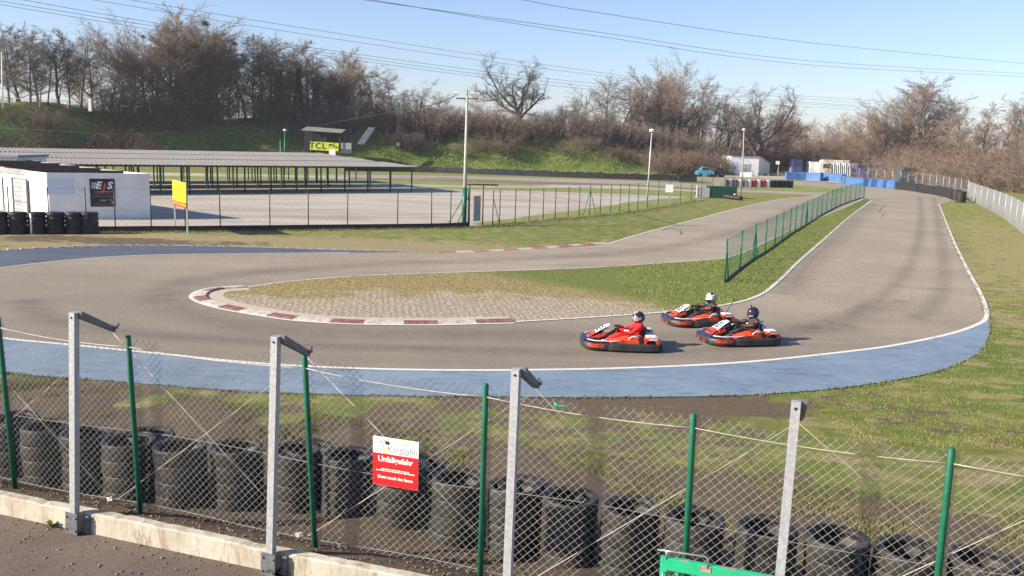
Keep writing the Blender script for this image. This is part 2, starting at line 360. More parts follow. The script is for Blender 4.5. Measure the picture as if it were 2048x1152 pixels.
def np_obj(name, V, F, mat, parent=None, smooth=False, n=4):
    me = bpy.data.meshes.new(name); V = np.asarray(V, np.float32); F = np.asarray(F, np.int32)
    me.vertices.add(len(V)); me.vertices.foreach_set('co', V.ravel())
    me.loops.add(F.size); me.loops.foreach_set('vertex_index', F.ravel())
    me.polygons.add(len(F)); me.polygons.foreach_set('loop_start', np.arange(0, F.size, n, dtype=np.int32))
    me.polygons.foreach_set('loop_total', np.full(len(F), n, np.int32))
    if smooth: me.polygons.foreach_set('use_smooth', np.ones(len(F), bool))
    me.materials.append(M_[mat] if isinstance(mat, str) else mat); me.update(calc_edges=True); me.validate()
    o = link(bpy.data.objects.new(name, me))
    if parent is not None: o.parent = parent
    return o
def tag(o, label=None, cat=None, group=None, kind=None):
    if label: o['label'] = label
    if cat: o['category'] = cat
    if group: o['group'] = group
    if kind: o['kind'] = kind
    return o
def thing(name, label, cat, loc=(0, 0, 0), rotz=0, group=None):
    o = link(bpy.data.objects.new(name, None)); o.location = loc; o.rotation_euler = (0, 0, rotz); o.empty_display_size = .3
    return tag(o, label, cat, group)
def dup(root, loc, rotz=0, label=None, scale=None):
    def rec(o, par):
        c = o.copy(); link(c)
        if par is not None: c.parent = par
        for ch in o.children: rec(ch, c)
        return c
    r = rec(root, None); r.location = loc; r.rotation_euler = (0, 0, rotz)
    if label: r['label'] = label
    if scale is not None: r.scale = scale
    return r
def struct(name, mb, mats, cat=None):
    o = obj(name, mb, mats, fix=False); o['kind'] = 'structure'; return o
def text_mb(s, size, mat=None, extrude=.001, shear=0, spacing=1.0, bold=0):
    c = bpy.data.curves.new('txt', 'FONT'); c.body = s; c.size = size; c.extrude = extrude; c.align_x = 'CENTER'; c.align_y = 'CENTER'
    c.shear = shear; c.space_character = spacing; c.offset = bold; c.resolution_u = 3
    o = bpy.data.objects.new('txt', c); col.objects.link(o)
    dg = bpy.context.evaluated_depsgraph_get(); me = bpy.data.meshes.new_from_object(o.evaluated_get(dg))
    mb = MB(); mb.add([v.co.copy() for v in me.vertices], [tuple(p.vertices) for p in me.polygons], 0, False, mat)
    bpy.data.objects.remove(o); bpy.data.curves.remove(c); bpy.data.meshes.remove(me)
    return mb
def join(*mbs):
    r = MB()
    for i, (m, mi) in enumerate(mbs):
        o = len(r.v); r.v += m.v; r.f += [tuple(k + o for k in f) for f in m.f]; r.m += [mi] * len(m.f); r.sm += m.sm
    return r
ORD = ['first', 'second', 'third', 'fourth', 'fifth', 'sixth', 'seventh', 'eighth', 'ninth', 'tenth', 'eleventh', 'twelfth', 'thirteenth', 'fourteenth', 'fifteenth', 'sixteenth', 'seventeenth', 'eighteenth', 'nineteenth', 'twentieth',
       'twenty-first', 'twenty-second', 'twenty-third', 'twenty-fourth', 'twenty-fifth', 'twenty-sixth', 'twenty-seventh', 'twenty-eighth', 'twenty-ninth', 'thirtieth', 'thirty-first', 'thirty-second', 'thirty-third', 'thirty-fourth', 'thirty-fifth', 'thirty-sixth', 'thirty-seventh', 'thirty-eighth']
# curves in the ground plane
def gp(pts, z=0): return [G(x, y, z).to_2d() for x, y in pts]
def smooth2(pts, k=8, closed=False):
    P = [Vector(p) for p in pts]; n = len(P); out = []
    for i in range(n if closed else n - 1):
        if closed: p0, p1, p2, p3 = P[i - 1], P[i], P[(i + 1) % n], P[(i + 2) % n]
        else: p0, p1, p2, p3 = P[max(i - 1, 0)], P[i], P[i + 1], P[min(i + 2, n - 1)]
        for j in range(k):
            t = j / k
            out.append(.5 * ((2 * p1) + (p2 - p0) * t + (2 * p0 - 5 * p1 + 4 * p2 - p3) * t * t + (3 * p1 - p0 - 3 * p2 + p3) * t ** 3))
    if not closed: out.append(P[-1])
    return out
def resample(pts, step):
    out = [pts[0].copy()]; acc = 0
    for a, b in zip(pts, pts[1:]):
        L = (b - a).length
        if L == 0: continue
        t = step - acc
        while t <= L: out.append(a.lerp(b, t / L)); t += step
        acc = L - (t - step)
    if (out[-1] - pts[-1]).length > step * .3: out.append(pts[-1].copy())
    return out
def offs(pts, d):
    out = []
    for i, p in enumerate(pts):
        t = (pts[min(i + 1, len(pts) - 1)] - pts[max(i - 1, 0)]).normalized(); out.append(p + Vector((-t.y, t.x)) * d)
    return out
def sheet(name, pts, z, mat):
    mb = MB(); tri = tessellate_polygon([[Vector((p.x, p.y, 0)) for p in pts]])
    mb.add([(p.x, p.y, z) for p in pts], [tuple(t) if (pts[t[1]] - pts[t[0]]).cross(pts[t[2]] - pts[t[0]]) > 0 else tuple(t[::-1]) for t in tri])
    return struct(name, mb, mat)
def ribbon(mb, pts, w0, w1, z, mi=0):
    a = offs(pts, w0); b = offs(pts, w1); n = len(pts)
    mb.add([(p.x, p.y, z) for p in a] + [(p.x, p.y, z) for p in b], [(i, n + i, n + i + 1, i + 1) if w0 > w1 else (i, i + 1, n + i + 1, n + i) for i in range(n - 1)], mi)
def noisy(pts, amp, f=1.3, seed=0):
    out = []; s = 0; o = offs(pts, 1.0)
    for i, p in enumerate(pts):
        if i: s += (p - pts[i - 1]).length
        k = math.sin(s * f + seed) * .5 + math.sin(s * f * 2.7 + seed * 3) * .3 + math.sin(s * f * 6.1 + seed * 5) * .2
        out.append(p + (o[i] - p) * k * amp)
    return out

# ------------------------------------------------------------------ near fence line (the wall and the fence share it)
ZP = .7                                   # level of the spectators' path above the track
B1 = G(158, 1062, ZP).to_2d(); B2 = G(548, 1145, ZP).to_2d()
FU = (B2 - B1).normalized(); FL = (B2 - B1).length; FN = Vector((-FU.y, FU.x))
FANG = math.atan2(FU.y, FU.x)
def fp(u, s, z): p = B1 + FU * u + FN * s; return Vector((p.x, p.y, z))
def us(p): d = Vector((p[0], p[1])) - B1; return d.dot(FU), d.dot(FN)
def bankn(S):
    t = np.clip((S - .1) / 6.4, 0, 1); q = np.clip((S - .1) / 1.0, 0, 1)
    return .67 * (1 - t * t * (3 - 2 * t)) + .22 * (1 - q * q * (3 - 2 * q))
def bank(s): return float(bankn(np.array(float(s))))

# ------------------------------------------------------------------ terrain
EMB = [(-170, 50, 8.8), (-110, 84, 8.8), (-80, 108, 8.9), (-62, 132, 8.6), (-42, 146, 7.6), (-18, 153, 6.0), (5, 160, 6.4), (20, 164, 6.0), (32, 168, 4.2), (44, 172, 2.0), (52, 178, .2)]
HIL = [(0, 240, .2), (40, 212, 1.5), (70, 190, 3), (76, 165, 3.5), (70, 142, 3.5), (76, 124, 3.5), (100, 112, 4), (170, 95, 5)]
def hillfield(X, Y, pl, W):
    best = np.full(X.shape, 1e9); hh = np.zeros(X.shape); sg = np.ones(X.shape)
    for (x0, y0, h0), (x1, y1, h1) in zip(pl, pl[1:]):
        dx, dy = x1 - x0, y1 - y0; L2 = dx * dx + dy * dy
        t = np.clip(((X - x0) * dx + (Y - y0) * dy) / L2, 0, 1)
        d = np.hypot(X - x0 - t * dx, Y - y0 - t * dy); k = d < best
        best = np.where(k, d, best); hh = np.where(k, h0 + (h1 - h0) * t, hh)
        sg = np.where(k, np.sign(dx * (Y - y0) - dy * (X - x0)), sg)
    d = best * sg; t = np.clip(d / W, 0, 1)
    return hh * t * t * (3 - 2 * t), d
def Hnp(X, Y):
    a, da = hillfield(X, Y, EMB, 15.0); b, db = hillfield(X, Y, HIL, 16.0)
    w = np.clip(np.maximum(da, db) / 6, 0, 1)
    return np.maximum(a, b) + w * (.35 * np.sin(X * .31 + Y * .17) + .25 * np.sin(X * .73 - Y * .41 + 1) + .15 * np.sin(X * 1.7 + Y * 1.3)), da, db
def H(x, y):
    return float(Hnp(np.array([float(x)]), np.array([float(y)]))[0][0])
def axis_steps(lo, hi, c0, c1, fine, growth):
    a = list(np.arange(c0, c1, fine)); v = c0; st = fine
    left = []
    while v > lo: st *= growth; v -= st; left.append(v)
    v = a[-1]; st = fine; right = []
    while v < hi: st *= growth; v += st; right.append(v)
    return np.array(left[::-1] + a + right)
def zone_attr(me, Z):
    at = me.color_attributes.new('zone', 'FLOAT_COLOR', 'POINT'); at.data.foreach_set('color', Z.astype(np.float32).ravel())
def grid_faces(nx, ny):
    i = np.arange(ny - 1)[:, None] * nx + np.arange(nx - 1)[None, :]
    i = i.ravel(); return np.stack([i, i + 1, i + nx + 1, i + nx], 1)
def blob(X, Y, px, py, rx, ry, ang=0):
    c = G(px, py); dx, dy = X - c.x, Y - c.y; ca, sa = math.cos(ang), math.sin(ang)
    return np.exp(-(((dx * ca + dy * sa) / rx) ** 2 + ((-dx * sa + dy * ca) / ry) ** 2))
xs = axis_steps(-900, 900, -100, 120, 1.6, 1.18); ys = axis_steps(-60, 1500, 12, 200, 1.3, 1.18)
X, Y = np.meshgrid(xs, ys); Z, DA, DB = Hnp(X, Y)
zone = np.zeros(X.shape + (4,)); zone[..., 3] = 1
zone[..., 0] = .42; zone[..., 2] = .15
dryst = blob(X, Y, 250, 485, 14, 3.5, R(-8)) + .7 * blob(X, Y, 700, 490, 9, 2.5)
zone[..., 0] += .95 * dryst; zone[..., 1] += .75 * blob(X, Y, 150, 480, 9, 1.6, R(-5)) + .35 * blob(X, Y, 350, 484, 6, 1)
zone[..., 2] += .5 * blob(X, Y, 1250, 455, 9, 14, R(-20)) + .55 * blob(X, Y, 2040, 720, 3, 5)
zone[..., 0] += .30 * blob(X, Y, 2010, 640, 1.2, 7, R(25)) + .35 * blob(X, Y, 1990, 470, 3, 16, R(-22))
zone[..., 1] += .35 * blob(X, Y, 2040, 860, 2.5, 1.2) + .5 * blob(X, Y, 1450, 806, 4.5, .8, R(3)) + .45 * blob(X, Y, 1985, 690, .5, 2.4)
zone[..., 1] += .42 * np.clip((21.5 - Y + .12 * X) / 3, 0, 1) * np.clip((9.5 - X) / 5, 0, 1)
zone[..., 0] += .5 * blob(X, Y, 2040, 520, 2.0, 14, R(-35))
hill = np.clip(DA / 3, 0, 1)
zone[..., 2] += hill * .8; zone[..., 0] -= hill * .12
zone[..., 1] += .55 * np.clip((DA - 9) / 6, 0, 1) * (X > -60) + .9 * np.clip(DB / 5, 0, 1)
terr = np_obj('ground', np.stack([X.ravel(), Y.ravel(), Z.ravel()], 1), grid_faces(len(xs), len(ys)), 'terrain', smooth=True)
zone_attr(terr.data, zone.reshape(-1, 4)); terr['kind'] = 'structure'

# the bank between the wall and the track
us_ = np.arange(-26, 30, .13); ss_ = np.arange(.06, 6.9, .13)
Uu, Ss = np.meshgrid(us_, ss_)
Zb = bankn(Ss) + .035 * np.clip((Ss - .3) / 1.5, 0, 1) * (np.sin(Uu * 2.1 + Ss * 1.3) + np.sin(Uu * 4.7 - Ss * 3.1) * .6 + np.sin(Uu * 9.3 + Ss * 7.7) * .3) * np.clip((6.6 - Ss), 0, 1)
Zb += nrg.normal(0, .006, Zb.shape) - .03 * (Ss > 6.6)
Xb = B1.x + FU.x * Uu + FN.x * Ss; Yb = B1.y + FU.y * Uu + FN.y * Ss
bz = np.zeros(Xb.shape + (4,)); bz[..., 3] = 1
bz[..., 0] = .45; bz[..., 1] = .92 + .15 * np.clip((2.6 - Ss) / 2.6, 0, 1) - .14 * np.clip((Ss - 4.6) / 1.8, 0, 1)
bz[..., 1] -= .30 * np.clip((Uu - 5.0) / 5, 0, 1); bz[..., 0] += .15 * np.sin(Uu * .9)
bz[..., 1] += .75 * blob(Xb, Yb, 1500, 812, 2.6, .6, R(3)); bz[..., 2] = .15 + .2 * np.clip((Uu - 5) / 5, 0, 1)
bk = np_obj('earth_bank', np.stack([Xb.ravel(), Yb.ravel(), Zb.ravel()], 1), grid_faces(len(us_), len(ss_)), 'terrain', smooth=True)
zone_attr(bk.data, bz.reshape(-1, 4)); bk['kind'] = 'structure'

# spectators' path (below the wall)
mb = MB(); a, b, c, d = fp(-26, .05, ZP), fp(30, .05, ZP), fp(30, -14, ZP), fp(-26, -14, ZP); mb.quad(a, d, c, b); struct('footpath', mb, 'pave')

# ------------------------------------------------------------------ track
low = [(-330, 590), (-250, 622), (-120, 655), (0, 677), (150, 692), (300, 707), (500, 727), (700, 738), (900, 742), (1100, 741), (1300, 736), (1500, 725), (1700, 704), (1800, 690), (1900, 669), (1955, 650), (1972, 637), (1972, 618), (1958, 582), (1935, 540), (1906, 480), (1890, 440), (1878, 410)]
LOW = smooth2(gp(low), 6)
far = [(1905, 402), (1870, 390), (1790, 379), (1690, 369), (1570, 360), (1450, 355), (1300, 351), (1300, 357), (1420, 363), (1440, 378), (1470, 384), (1560, 388), (1638, 391)]
upper = [(1638, 391), (1560, 399), (1480, 415), (1400, 436), (1300, 462), (1215, 487), (1090, 497), (955, 504), (830, 505)]
zig = [(830, 504), (700, 501), (600, 498), (400, 493), (200, 493), (0, 502), (-200, 522), (-330, 555)]
UPR = smooth2(gp(upper), 6); ZIG = smooth2(gp(zig), 6)
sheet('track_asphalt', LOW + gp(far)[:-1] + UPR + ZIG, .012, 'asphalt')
# blue painted run-off outside the hairpin
blo = [(-330, 625), (-250, 660), (-120, 712), (0, 745), (200, 762), (400, 778), (600, 789), (800, 793), (1000, 795), (1200, 796), (1400, 794), (1600, 785), (1800, 760), (1900, 735), (1955, 708), (1976, 680), (1980, 640), (1972, 618)]
BLO = smooth2(gp(blo), 6); i0 = [i for i, p in enumerate(LOW) if (p - gp([(1972, 618)])[0]).length < 1e-3][0]
sheet('blue_runoff_strip', noisy(BLO, .025, 2.0)[:-1] + LOW[:i0 + 1][::-1], .018, 'blue')
tri = smooth2(gp([(700, 506), (500, 508), (300, 511), (150, 520), (0, 537), (-150, 560), (-330, 590)]), 6)
sheet('blue_runoff_corner', tri + ZIG[::-1][:-1] , .018, 'blue_dark')
mb = MB(); ribbon(mb, LOW, .07, -.07, .024); 
TRI = tri; ribbon(mb, tri, .05, -.05, .024)
INN = smooth2(gp([(1742, 402), (1700, 433), (1650, 477), (1600, 521), (1560, 560), (1530, 585), (1500, 599), (1460, 609), (1380, 621), (1300, 628), (1200, 635), (1100, 641), (1030, 645)]), 6)
mb2 = INN; ribbon(mb, INN, -.07, .07, .030)
UPL = smooth2(gp([(485, 577), (540, 569), (600, 562), (700, 554), (800, 549), (900, 546), (1000, 543), (1150, 538), (1250, 532), (1400, 522), (1455, 516), (1500, 500), (1560, 471), (1620, 444), (1700, 411), (1730, 396)]), 6)
ribbon(mb, UPL, .05, -.05, .030)
ribbon(mb, smooth2(gp([(1215, 488), (1300, 463), (1400, 437), (1480, 416), (1560, 399), (1638, 391)]), 6), .05, -.06, .024)
struct('edge_lines', mb, 'line')
# infield: island and the grass tongue between the two roads
KI = smooth2(gp([(1030, 645), (950, 648), (850, 649), (700, 645), (550, 630), (470, 615), (425, 600), (418, 590), (440, 581), (485, 577)]), 6)
sheet('infield', INN[:-1] + KI[:-1] + UPL, .024, 'infield')
sheet('far_grass_strip', gp([(1440, 366), (1500, 366), (1590, 370), (1690, 379), (1696, 384), (1640, 385), (1500, 379), (1440, 374)]), .03, 'bladeg')
# pale concrete apron on the inside of the kerb, the kerb itself, painted in turns
KO = smooth2(gp([(1030, 647), (950, 649), (850, 651), (700, 649), (600, 643), (550, 637), (470, 624), (420, 613), (388, 600), (386, 591), (400, 583), (430, 577), (485, 573)]), 8)
KO = resample(KO, .12)
mb = MB(); ribbon(mb, KO, -.92, -.5, .030); struct('concrete_apron', mb, 'sandstrip')
mb = MB(); ribbon(mb, KO, .10, -.02, .028); struct('kerb_outer_line', mb, 'line')
def kerb(name, pts, w, hgt, seq, mats, seglen):
    # chamfered kerb of painted lengths; pts run along its track side, w to the right
    mb = MB(); a = pts; b = offs(pts, -w * .18); c = offs(pts, -w * .85); d = offs(pts, -w); s = 0
    for i in range(len(pts) - 1):
        mi = seq[int(s / seglen) % len(seq)]; s += (pts[i + 1] - pts[i]).length
        for (p, z0, q, z1) in ((a, .012, b, hgt * .7), (b, hgt * .7, c, hgt), (c, hgt, d, .012)):
            mb.add([(p[i].x, p[i].y, z0), (p[i + 1].x, p[i + 1].y, z0), (q[i + 1].x, q[i + 1].y, z1), (q[i].x, q[i].y, z1)], [(0, 1, 2, 3)], mi)
    return tag(obj(name, mb, mats, fix=False), kind='structure')
kerb('island_kerb', KO, .46, .07, [1, 0], ['kerbw', 'kerbr'], 1.02)
UK = resample(smooth2(gp([(1215, 487), (1150, 492), (1090, 497), (1020, 501), (955, 504.5), (880, 506)]), 8), .12)
kerb('upper_kerb', offs(UK, .05), .42, .05, [0, 1], ['kerbw', 'kerbr2'], .85)
# saw-tooth concrete kerb on the outside of the far corner
mb = MB(); ZK = resample(ZIG, .5)
zo = offs(ZK, 0)
for i in range(len(ZK) - 1):
    p, q = ZK[i], ZK[i + 1]; tdir = (q - p).normalized(); nn = Vector((-tdir.y, tdir.x)) * -1
    o = p + tdir * .0
    a = p; b = p + tdir * .40; c = b + nn * .24; d_ = a + nn * .24
    mb.add([(a.x, a.y, .012), (b.x, b.y, .012), (c.x, c.y, .012), (d_.x, d_.y, .012), (a.x, a.y, .012), (b.x, b.y, .055), (c.x, c.y, .055), (d_.x, d_.y, .012)], [(4, 5, 6, 7), (1, 2, 6, 5), (0, 1, 5, 4), (3, 7, 6, 2)], 0)
M_['kerbz'] = line_mat('dusty_concrete_kerb', (.44, .40, .34), (.24, .20, .16), .46)
tag(obj('sawtooth_kerb', mb, 'kerbz', fix=False), kind='structure')
# gravel yard behind the fence and the far roads
lot = gp([(-900, 475), (-300, 468), (0, 464), (235, 461), (700, 458), (940, 453), (1010, 447), (1180, 432), (1290, 419), (1400, 399), (1420, 392), (1400, 381), (1250, 372), (1080, 366), (860, 358), (700, 352), (300, 345), (-300, 335), (-700, 330)])
sheet('gravel_yard', noisy(resample(lot, 1.0), .35, .9), .010, 'lot')
def far_band(name, pts, z, m): sheet(name, noisy(resample(smooth2(gp(pts), 4), 1.2), .25, .7, 2), z, m)
far_band('yard_grass', [(820, 373), (1000, 375), (1200, 377), (1380, 383), (1400, 396), (1330, 392), (1180, 386), (980, 380), (830, 377)], .016, 'bladeg')
far_band('yard_grass_edge', [(1180, 432), (1290, 419), (1400, 399), (1404, 394), (1300, 400), (1240, 408), (1130, 424), (1000, 440), (940, 450), (1010, 447)], .017, 'bladeg')
far_band('yard_road', [(600, 348), (900, 352), (1100, 357), (1300, 363), (1440, 372), (1440, 380), (1300, 371), (1100, 364), (900, 357), (600, 352)], .020, 'asphalt_far')
far_band('yard_dark_strip', [(700, 355), (900, 360), (1060, 365), (1200, 369), (1200, 371), (1060, 368), (900, 363), (700, 358)], .024, 'kerbdark')
far_band('yard_verge', [(300, 351), (700, 358), (900, 363), (1080, 369), (1080, 372), (900, 370), (700, 366), (300, 358)], .022, 'bladeg')
far_band('gravel_run_off', [(1790, 379), (1870, 390), (1905, 402), (1935, 402), (1920, 398), (1860, 384), (1790, 376)], .02, 'lot')
far_band('service_yard', [(1440, 354), (1570, 359), (1690, 367), (1790, 375), (1890, 385), (1860, 366), (1790, 352), (1690, 343), (1560, 343), (1440, 346)], .012, 'lot')
mb = MB()
for a_, b_ in (((1640, 524), (1930, 528)), ((1585, 572), (1955, 580)), ((1700, 462), (1897, 464))):
    A_, B_ = gp([a_, b_]); P_ = noisy(resample([A_, B_], .25), .03, 2.0, a_[0]); ribbon(mb, P_, .012, -.012, .0185)
struct('tarmac_seam', mb, 'skid')
# tyre marks and dark racing line
def skid(pts, w, z=.034):
    mb = MB(); ribbon(mb, smooth2(gp(pts), 6), w, -w, z); return mb
for i, (pts, w) in enumerate([([(1328, 458), (1345, 459), (1360, 462), (1362, 470)], .03), ([(1325, 462), (1333, 458), (1350, 456)], .02), ([(1758, 426), (1762, 418), (1771, 413)], .02), ([(1762, 434), (1768, 428), (1774, 430)], .02)]):
    struct('tyre_skid_mark', skid(pts, w), 'skid')

# ------------------------------------------------------------------ vegetation
def seg_mesh(S, k=3):
    # S: rows of x0 y0 z0 x1 y1 z1 r0 r1 -> open k-sided tapered tubes
    S = np.asarray(S, float); a, b = S[:, 0:3], S[:, 3:6]; t = b - a; t /= np.maximum(np.linalg.norm(t, axis=1, keepdims=True), 1e-9)
    ref = np.where(np.abs(t[:, 2:3]) < .9, np.array([[0, 0, 1.]]), np.array([[1., 0, 0]]))
    u = np.cross(t, ref); u /= np.linalg.norm(u, axis=1, keepdims=True); w = np.cross(t, u); n = len(S); V = np.zeros((n, 2, k, 3))
    for j in range(k):
        an = 2 * math.pi * j / k; d = u * math.cos(an) + w * math.sin(an)
        V[:, 0, j] = a + d * S[:, 6:7]; V[:, 1, j] = b + d * S[:, 7:8]
    base = np.arange(n)[:, None] * 2 * k; F = []
    for j in range(k): F.append(np.concatenate([base + j, base + (j + 1) % k, base + k + (j + 1) % k, base + k + j], 1))
    return V.reshape(-1, 3), np.concatenate(F, 0)
def rvec(r): 
    return Vector((r.gauss(0, 1), r.gauss(0, 1), r.gauss(0, 1))).normalized()
def perp_dir(d, ang, r):
    a = rvec(r); p = (a - d * a.dot(d)).normalized(); return (d * math.cos(ang) + p * math.sin(ang)).normalized()
def branch(out, p, d, L, r0, lvl, P, r):
    nseg = P['seg'][lvl]; step = L / nseg; rr = r0; pts = [p.copy()]
    bend = P['bend'][lvl]; trop = P['trop'][lvl]; last = lvl == len(P['seg']) - 1
    for i in range(nseg):
        d = (d + rvec(r) * bend + Vector((0, 0, 1)) * trop).normalized()
        q = p + d * step; r1 = r0 * (1 - (i + 1) / nseg * P['taper'][lvl])
        out[min(lvl, 2)].append((*p, *q, rr, r1)); p = q; rr = r1
        if not last and (i + 1) / nseg >= P['start'][lvl]:
            nc = P['kids'][lvl]; nc = int(nc) + (r.random() < nc - int(nc))
            fr = (i + 1) / nseg
            for _ in range(nc):
                a = R(r.uniform(*P['ang'][lvl])); cl = L * P['ratio'][lvl] * r.uniform(.6, 1.15) * (1 - P['fall'][lvl] * (fr - P['start'][lvl]))
                o = p - d * step * r.random(); nd_ = perp_dir(d, a, r)
                if nd_.z < P['minz']: nd_.z = abs(nd_.z) * .5 + P['minz']; nd_.normalize()
                branch(out, o, nd_, cl, max(min(rr * .56, r0 * .5), .014), lvl + 1, P, r)
OAK = dict(seg=[5, 6, 6, 5, 3], bend=[.05, .22, .28, .32, .35], trop=[.05, .10, .06, .03, 0], taper=[.3, .6, .7, .75, .6], start=[.6, .25, .2, .2, 0], kids=[2.4, 2.0, 2.2, 2.2, 0],
           ang=[(32, 68), (28, 65), (28, 65), (25, 60), (0, 0)], ratio=[1.55, .58, .55, .48, 0], fall=[.0, .35, .35, .3, 0], minz=-.1)
DOME = dict(seg=[9, 6, 5, 4, 3], bend=[.03, .06, .10, .14, .18], trop=[.05, .07, .05, .04, .03], taper=[.6, .75, .75, .75, .5], start=[.22, .10, .15, .1, 0], kids=[3.0, 2.0, 2.1, 2.1, 0],
            ang=[(14, 52), (20, 40), (20, 42), (18, 40), (0, 0)], ratio=[.85, .48, .5, .45, 0], fall=[.0, .45, .35, .2, 0], minz=.0)
TALL = dict(seg=[13, 5, 4, 3, 2], bend=[.045, .14, .2, .25, .3], trop=[.03, .07, .05, .04, .02], taper=[.88, .75, .75, .7, .5], start=[.22, .2, .15, .1, 0], kids=[2.5, 1.6, 1.9, 1.8, 0],
            ang=[(38, 78), (28, 58), (25, 55), (20, 50), (0, 0)], ratio=[.42, .52, .5, .5, 0], fall=[.70, .3, .3, .2, 0], minz=.05)
ROUND = dict(seg=[6, 6, 5, 4, 3], bend=[.05, .10, .14, .18, .22], trop=[.05, .055, .05, .05, .04], taper=[.4, .7, .75, .75, .5], start=[.40, .15, .15, .1, 0], kids=[3.0, 2.0, 2.1, 2.1, 0],
             ang=[(22, 74), (24, 50), (22, 48), (18, 45), (0, 0)], ratio=[1.25, .52, .5, .45, 0], fall=[.1, .25, .3, .2, 0], minz=.05)
RAG = dict(seg=[10, 6, 4, 3, 3], bend=[.11, .2, .25, .3, .3], trop=[.03, .10, .03, .0, 0], taper=[.8, .75, .75, .7, .5], start=[.35, .25, .2, .1, 0], kids=[1.7, 1.5, 1.8, 2.3, 0],
           ang=[(30, 70), (25, 60), (25, 60), (25, 60), (0, 0)], ratio=[.42, .55, .5, .45, 0], fall=[.35, .3, .3, .2, 0], minz=-.05)
PROTO = {}
def make_proto(key, P, h, rad, seed, bark, twig, trunkfrac):
    r = random.Random(seed); out = [[], [], []]
    branch(out, Vector((0, 0, -.4)), Vector((r.uniform(-.04, .04), r.uniform(-.04, .04), 1)).normalized(), h * trunkfrac, rad, 0, P, r)
    z = float(np.percentile([s[5] for s in out[2]], 99.3)); k = h / z
    A = np.array(out[0] + [s for s in out[1]]); B_ = np.array(out[2])
    for q in (A, B_): q[:, :6] *= k
    V, F = seg_mesh(A, 6); tm = np_obj('trunk', V, F, bark, smooth=True).data; V2, F2 = seg_mesh(B_, 3); cm = np_obj('crown', V2, F2, twig).data
    for o in list(col.objects):
        if o.data in (tm, cm): bpy.data.objects.remove(o)
    xs_ = B_[:, 3]; PROTO[key] = (tm, cm, h, np.percentile(xs_, 98) - np.percentile(xs_, 2))
    return len(F) + len(F2)
tot = 0
tot += make_proto('oak', OAK, 16, .66, 3, 'barkoak', 'barkoak', .30)
tot += make_proto('round', DOME, 16, .26, 19, 'barkg', 'twigg', .55)
tot += make_proto('round2', ROUND, 16, .26, 15, 'barkg', 'twigr', .38)
tot += make_proto('tall', TALL, 16, .24, 8, 'barkg', 'twigg', .92)
tot += make_proto('tall2', TALL, 16, .22, 21, 'barkd', 'twigr', .92)
tot += make_proto('tall3', TALL, 16, .20, 33, 'barkd', 'barkd', .92)
tot += make_proto('pale', TALL, 16, .18, 44, 'twigp', 'twigp', .92)
tot += make_proto('rag', RAG, 16, .24, 51, 'barkd', 'twigr', .8)
tot += make_proto('rag2', RAG, 16, .22, 62, 'barkd', 'barkd', .8)
tot += make_proto('rag3', RAG, 16, .26, 77, 'barkg', 'twigg', .8)
print('tree faces', tot, {k: round(v[3], 1) for k, v in PROTO.items()})
def tree(px, topy, Y, key, label, cat='tree', name='bare_tree', w=None, rz=None, group=None, r=rng, tilt=0):
    # a tree at distance Y whose top stands where the photograph shows it
    if px < 1600:
        lo = 13.0 + (r.random() * 5 if Y < 155 else (Y - 148) * .35)
        while True:
            q = D(px, topy, Y); d_ = float(hillfield(np.array([q.x]), np.array([q.y]), EMB, 15.)[1][0])
            if d_ >= lo or q.x > 40: break
            Y += .7
    p = D(px, topy, Y); x, y = p.x, p.y; z0 = H(x, y); h = p.z - z0
    tm, cm, h0, w0 = PROTO[key]
    o = thing(name, label, cat, (x, y, z0 - .1), rz if rz is not None else r.uniform(0, 6.28), group)
    sx = h / h0 if w is None else (w / ppm(p)) / w0
    o.scale = (sx, sx, h / h0); o.rotation_euler[1] = tilt
    for n, d in (('trunk', tm), ('crown', cm)):
        c = link(bpy.data.objects.new(n, d)); c.parent = o
    return o, h
WL = 'trees in the wood on the left embankment'
left = [(-14, 40, 128, 'rag3', 100), (30, 44, 130, 'rag', 100), (70, 60, 130, 'tall', 90), (110, 66, 132, 'rag2', 90), (154, 52, 132, 'rag3', 100), (8, 32, 128, 'tall3', 110), (52, 58, 132, 'tall2', 90), (88, 70, 128, 'rag2', None), (132, 58, 134, 'tall3', 80), (176, 62, 130, 'tall2', 95), (214, 78, 138, 'rag2', 90), (243, 98, 132, 'tall3', 80),
        (262, 70, 140, 'rag3', 110), (285, 44, 140, 'round2', 130), (308, 34, 140, 'tall2', 110), (350, 30, 140, 'rag', 120), (396, 40, 140, 'rag3', 120), (436, 58, 143, 'tall', 100), (505, 66, 143, 'tall3', 100), (540, 72, 143, 'tall', 100), (574, 76, 146, 'rag', 100), (616, 90, 146, 'tall', 90), (332, 16, 136, 'round2', 190), (372, 30, 142, 'round', 150), (418, 58, 138, 'tall2', 120), (455, 74, 145, 'rag3', 120), (488, 80, 140, 'rag', 110), (522, 78, 147, 'tall2', 100), (556, 84, 143, 'rag2', 110),
        (596, 78, 150, 'tall3', 90), (632, 112, 146, 'rag2', 90), (682, 104, 172, 'round', 100), (712, 124, 168, 'pale', 80), (748, 132, 176, 'pale', 85), (792, 140, 170, 'pale', 90), (832, 156, 174, 'rag3', 90), (866, 182, 172, 'pale', 70)]
kinds = {'tall3': 'tall dark straight bare tree', 'tall2': 'tall reddish-brown bare tree', 'rag2': 'ragged dark bare tree', 'rag': 'ragged brown bare tree', 'rag3': 'ragged grey bare tree', 'round': 'wide grey bare tree', 'round2': 'wide round-crowned bare tree', 'pale': 'pale slender bare tree'}
big = None
left.sort()
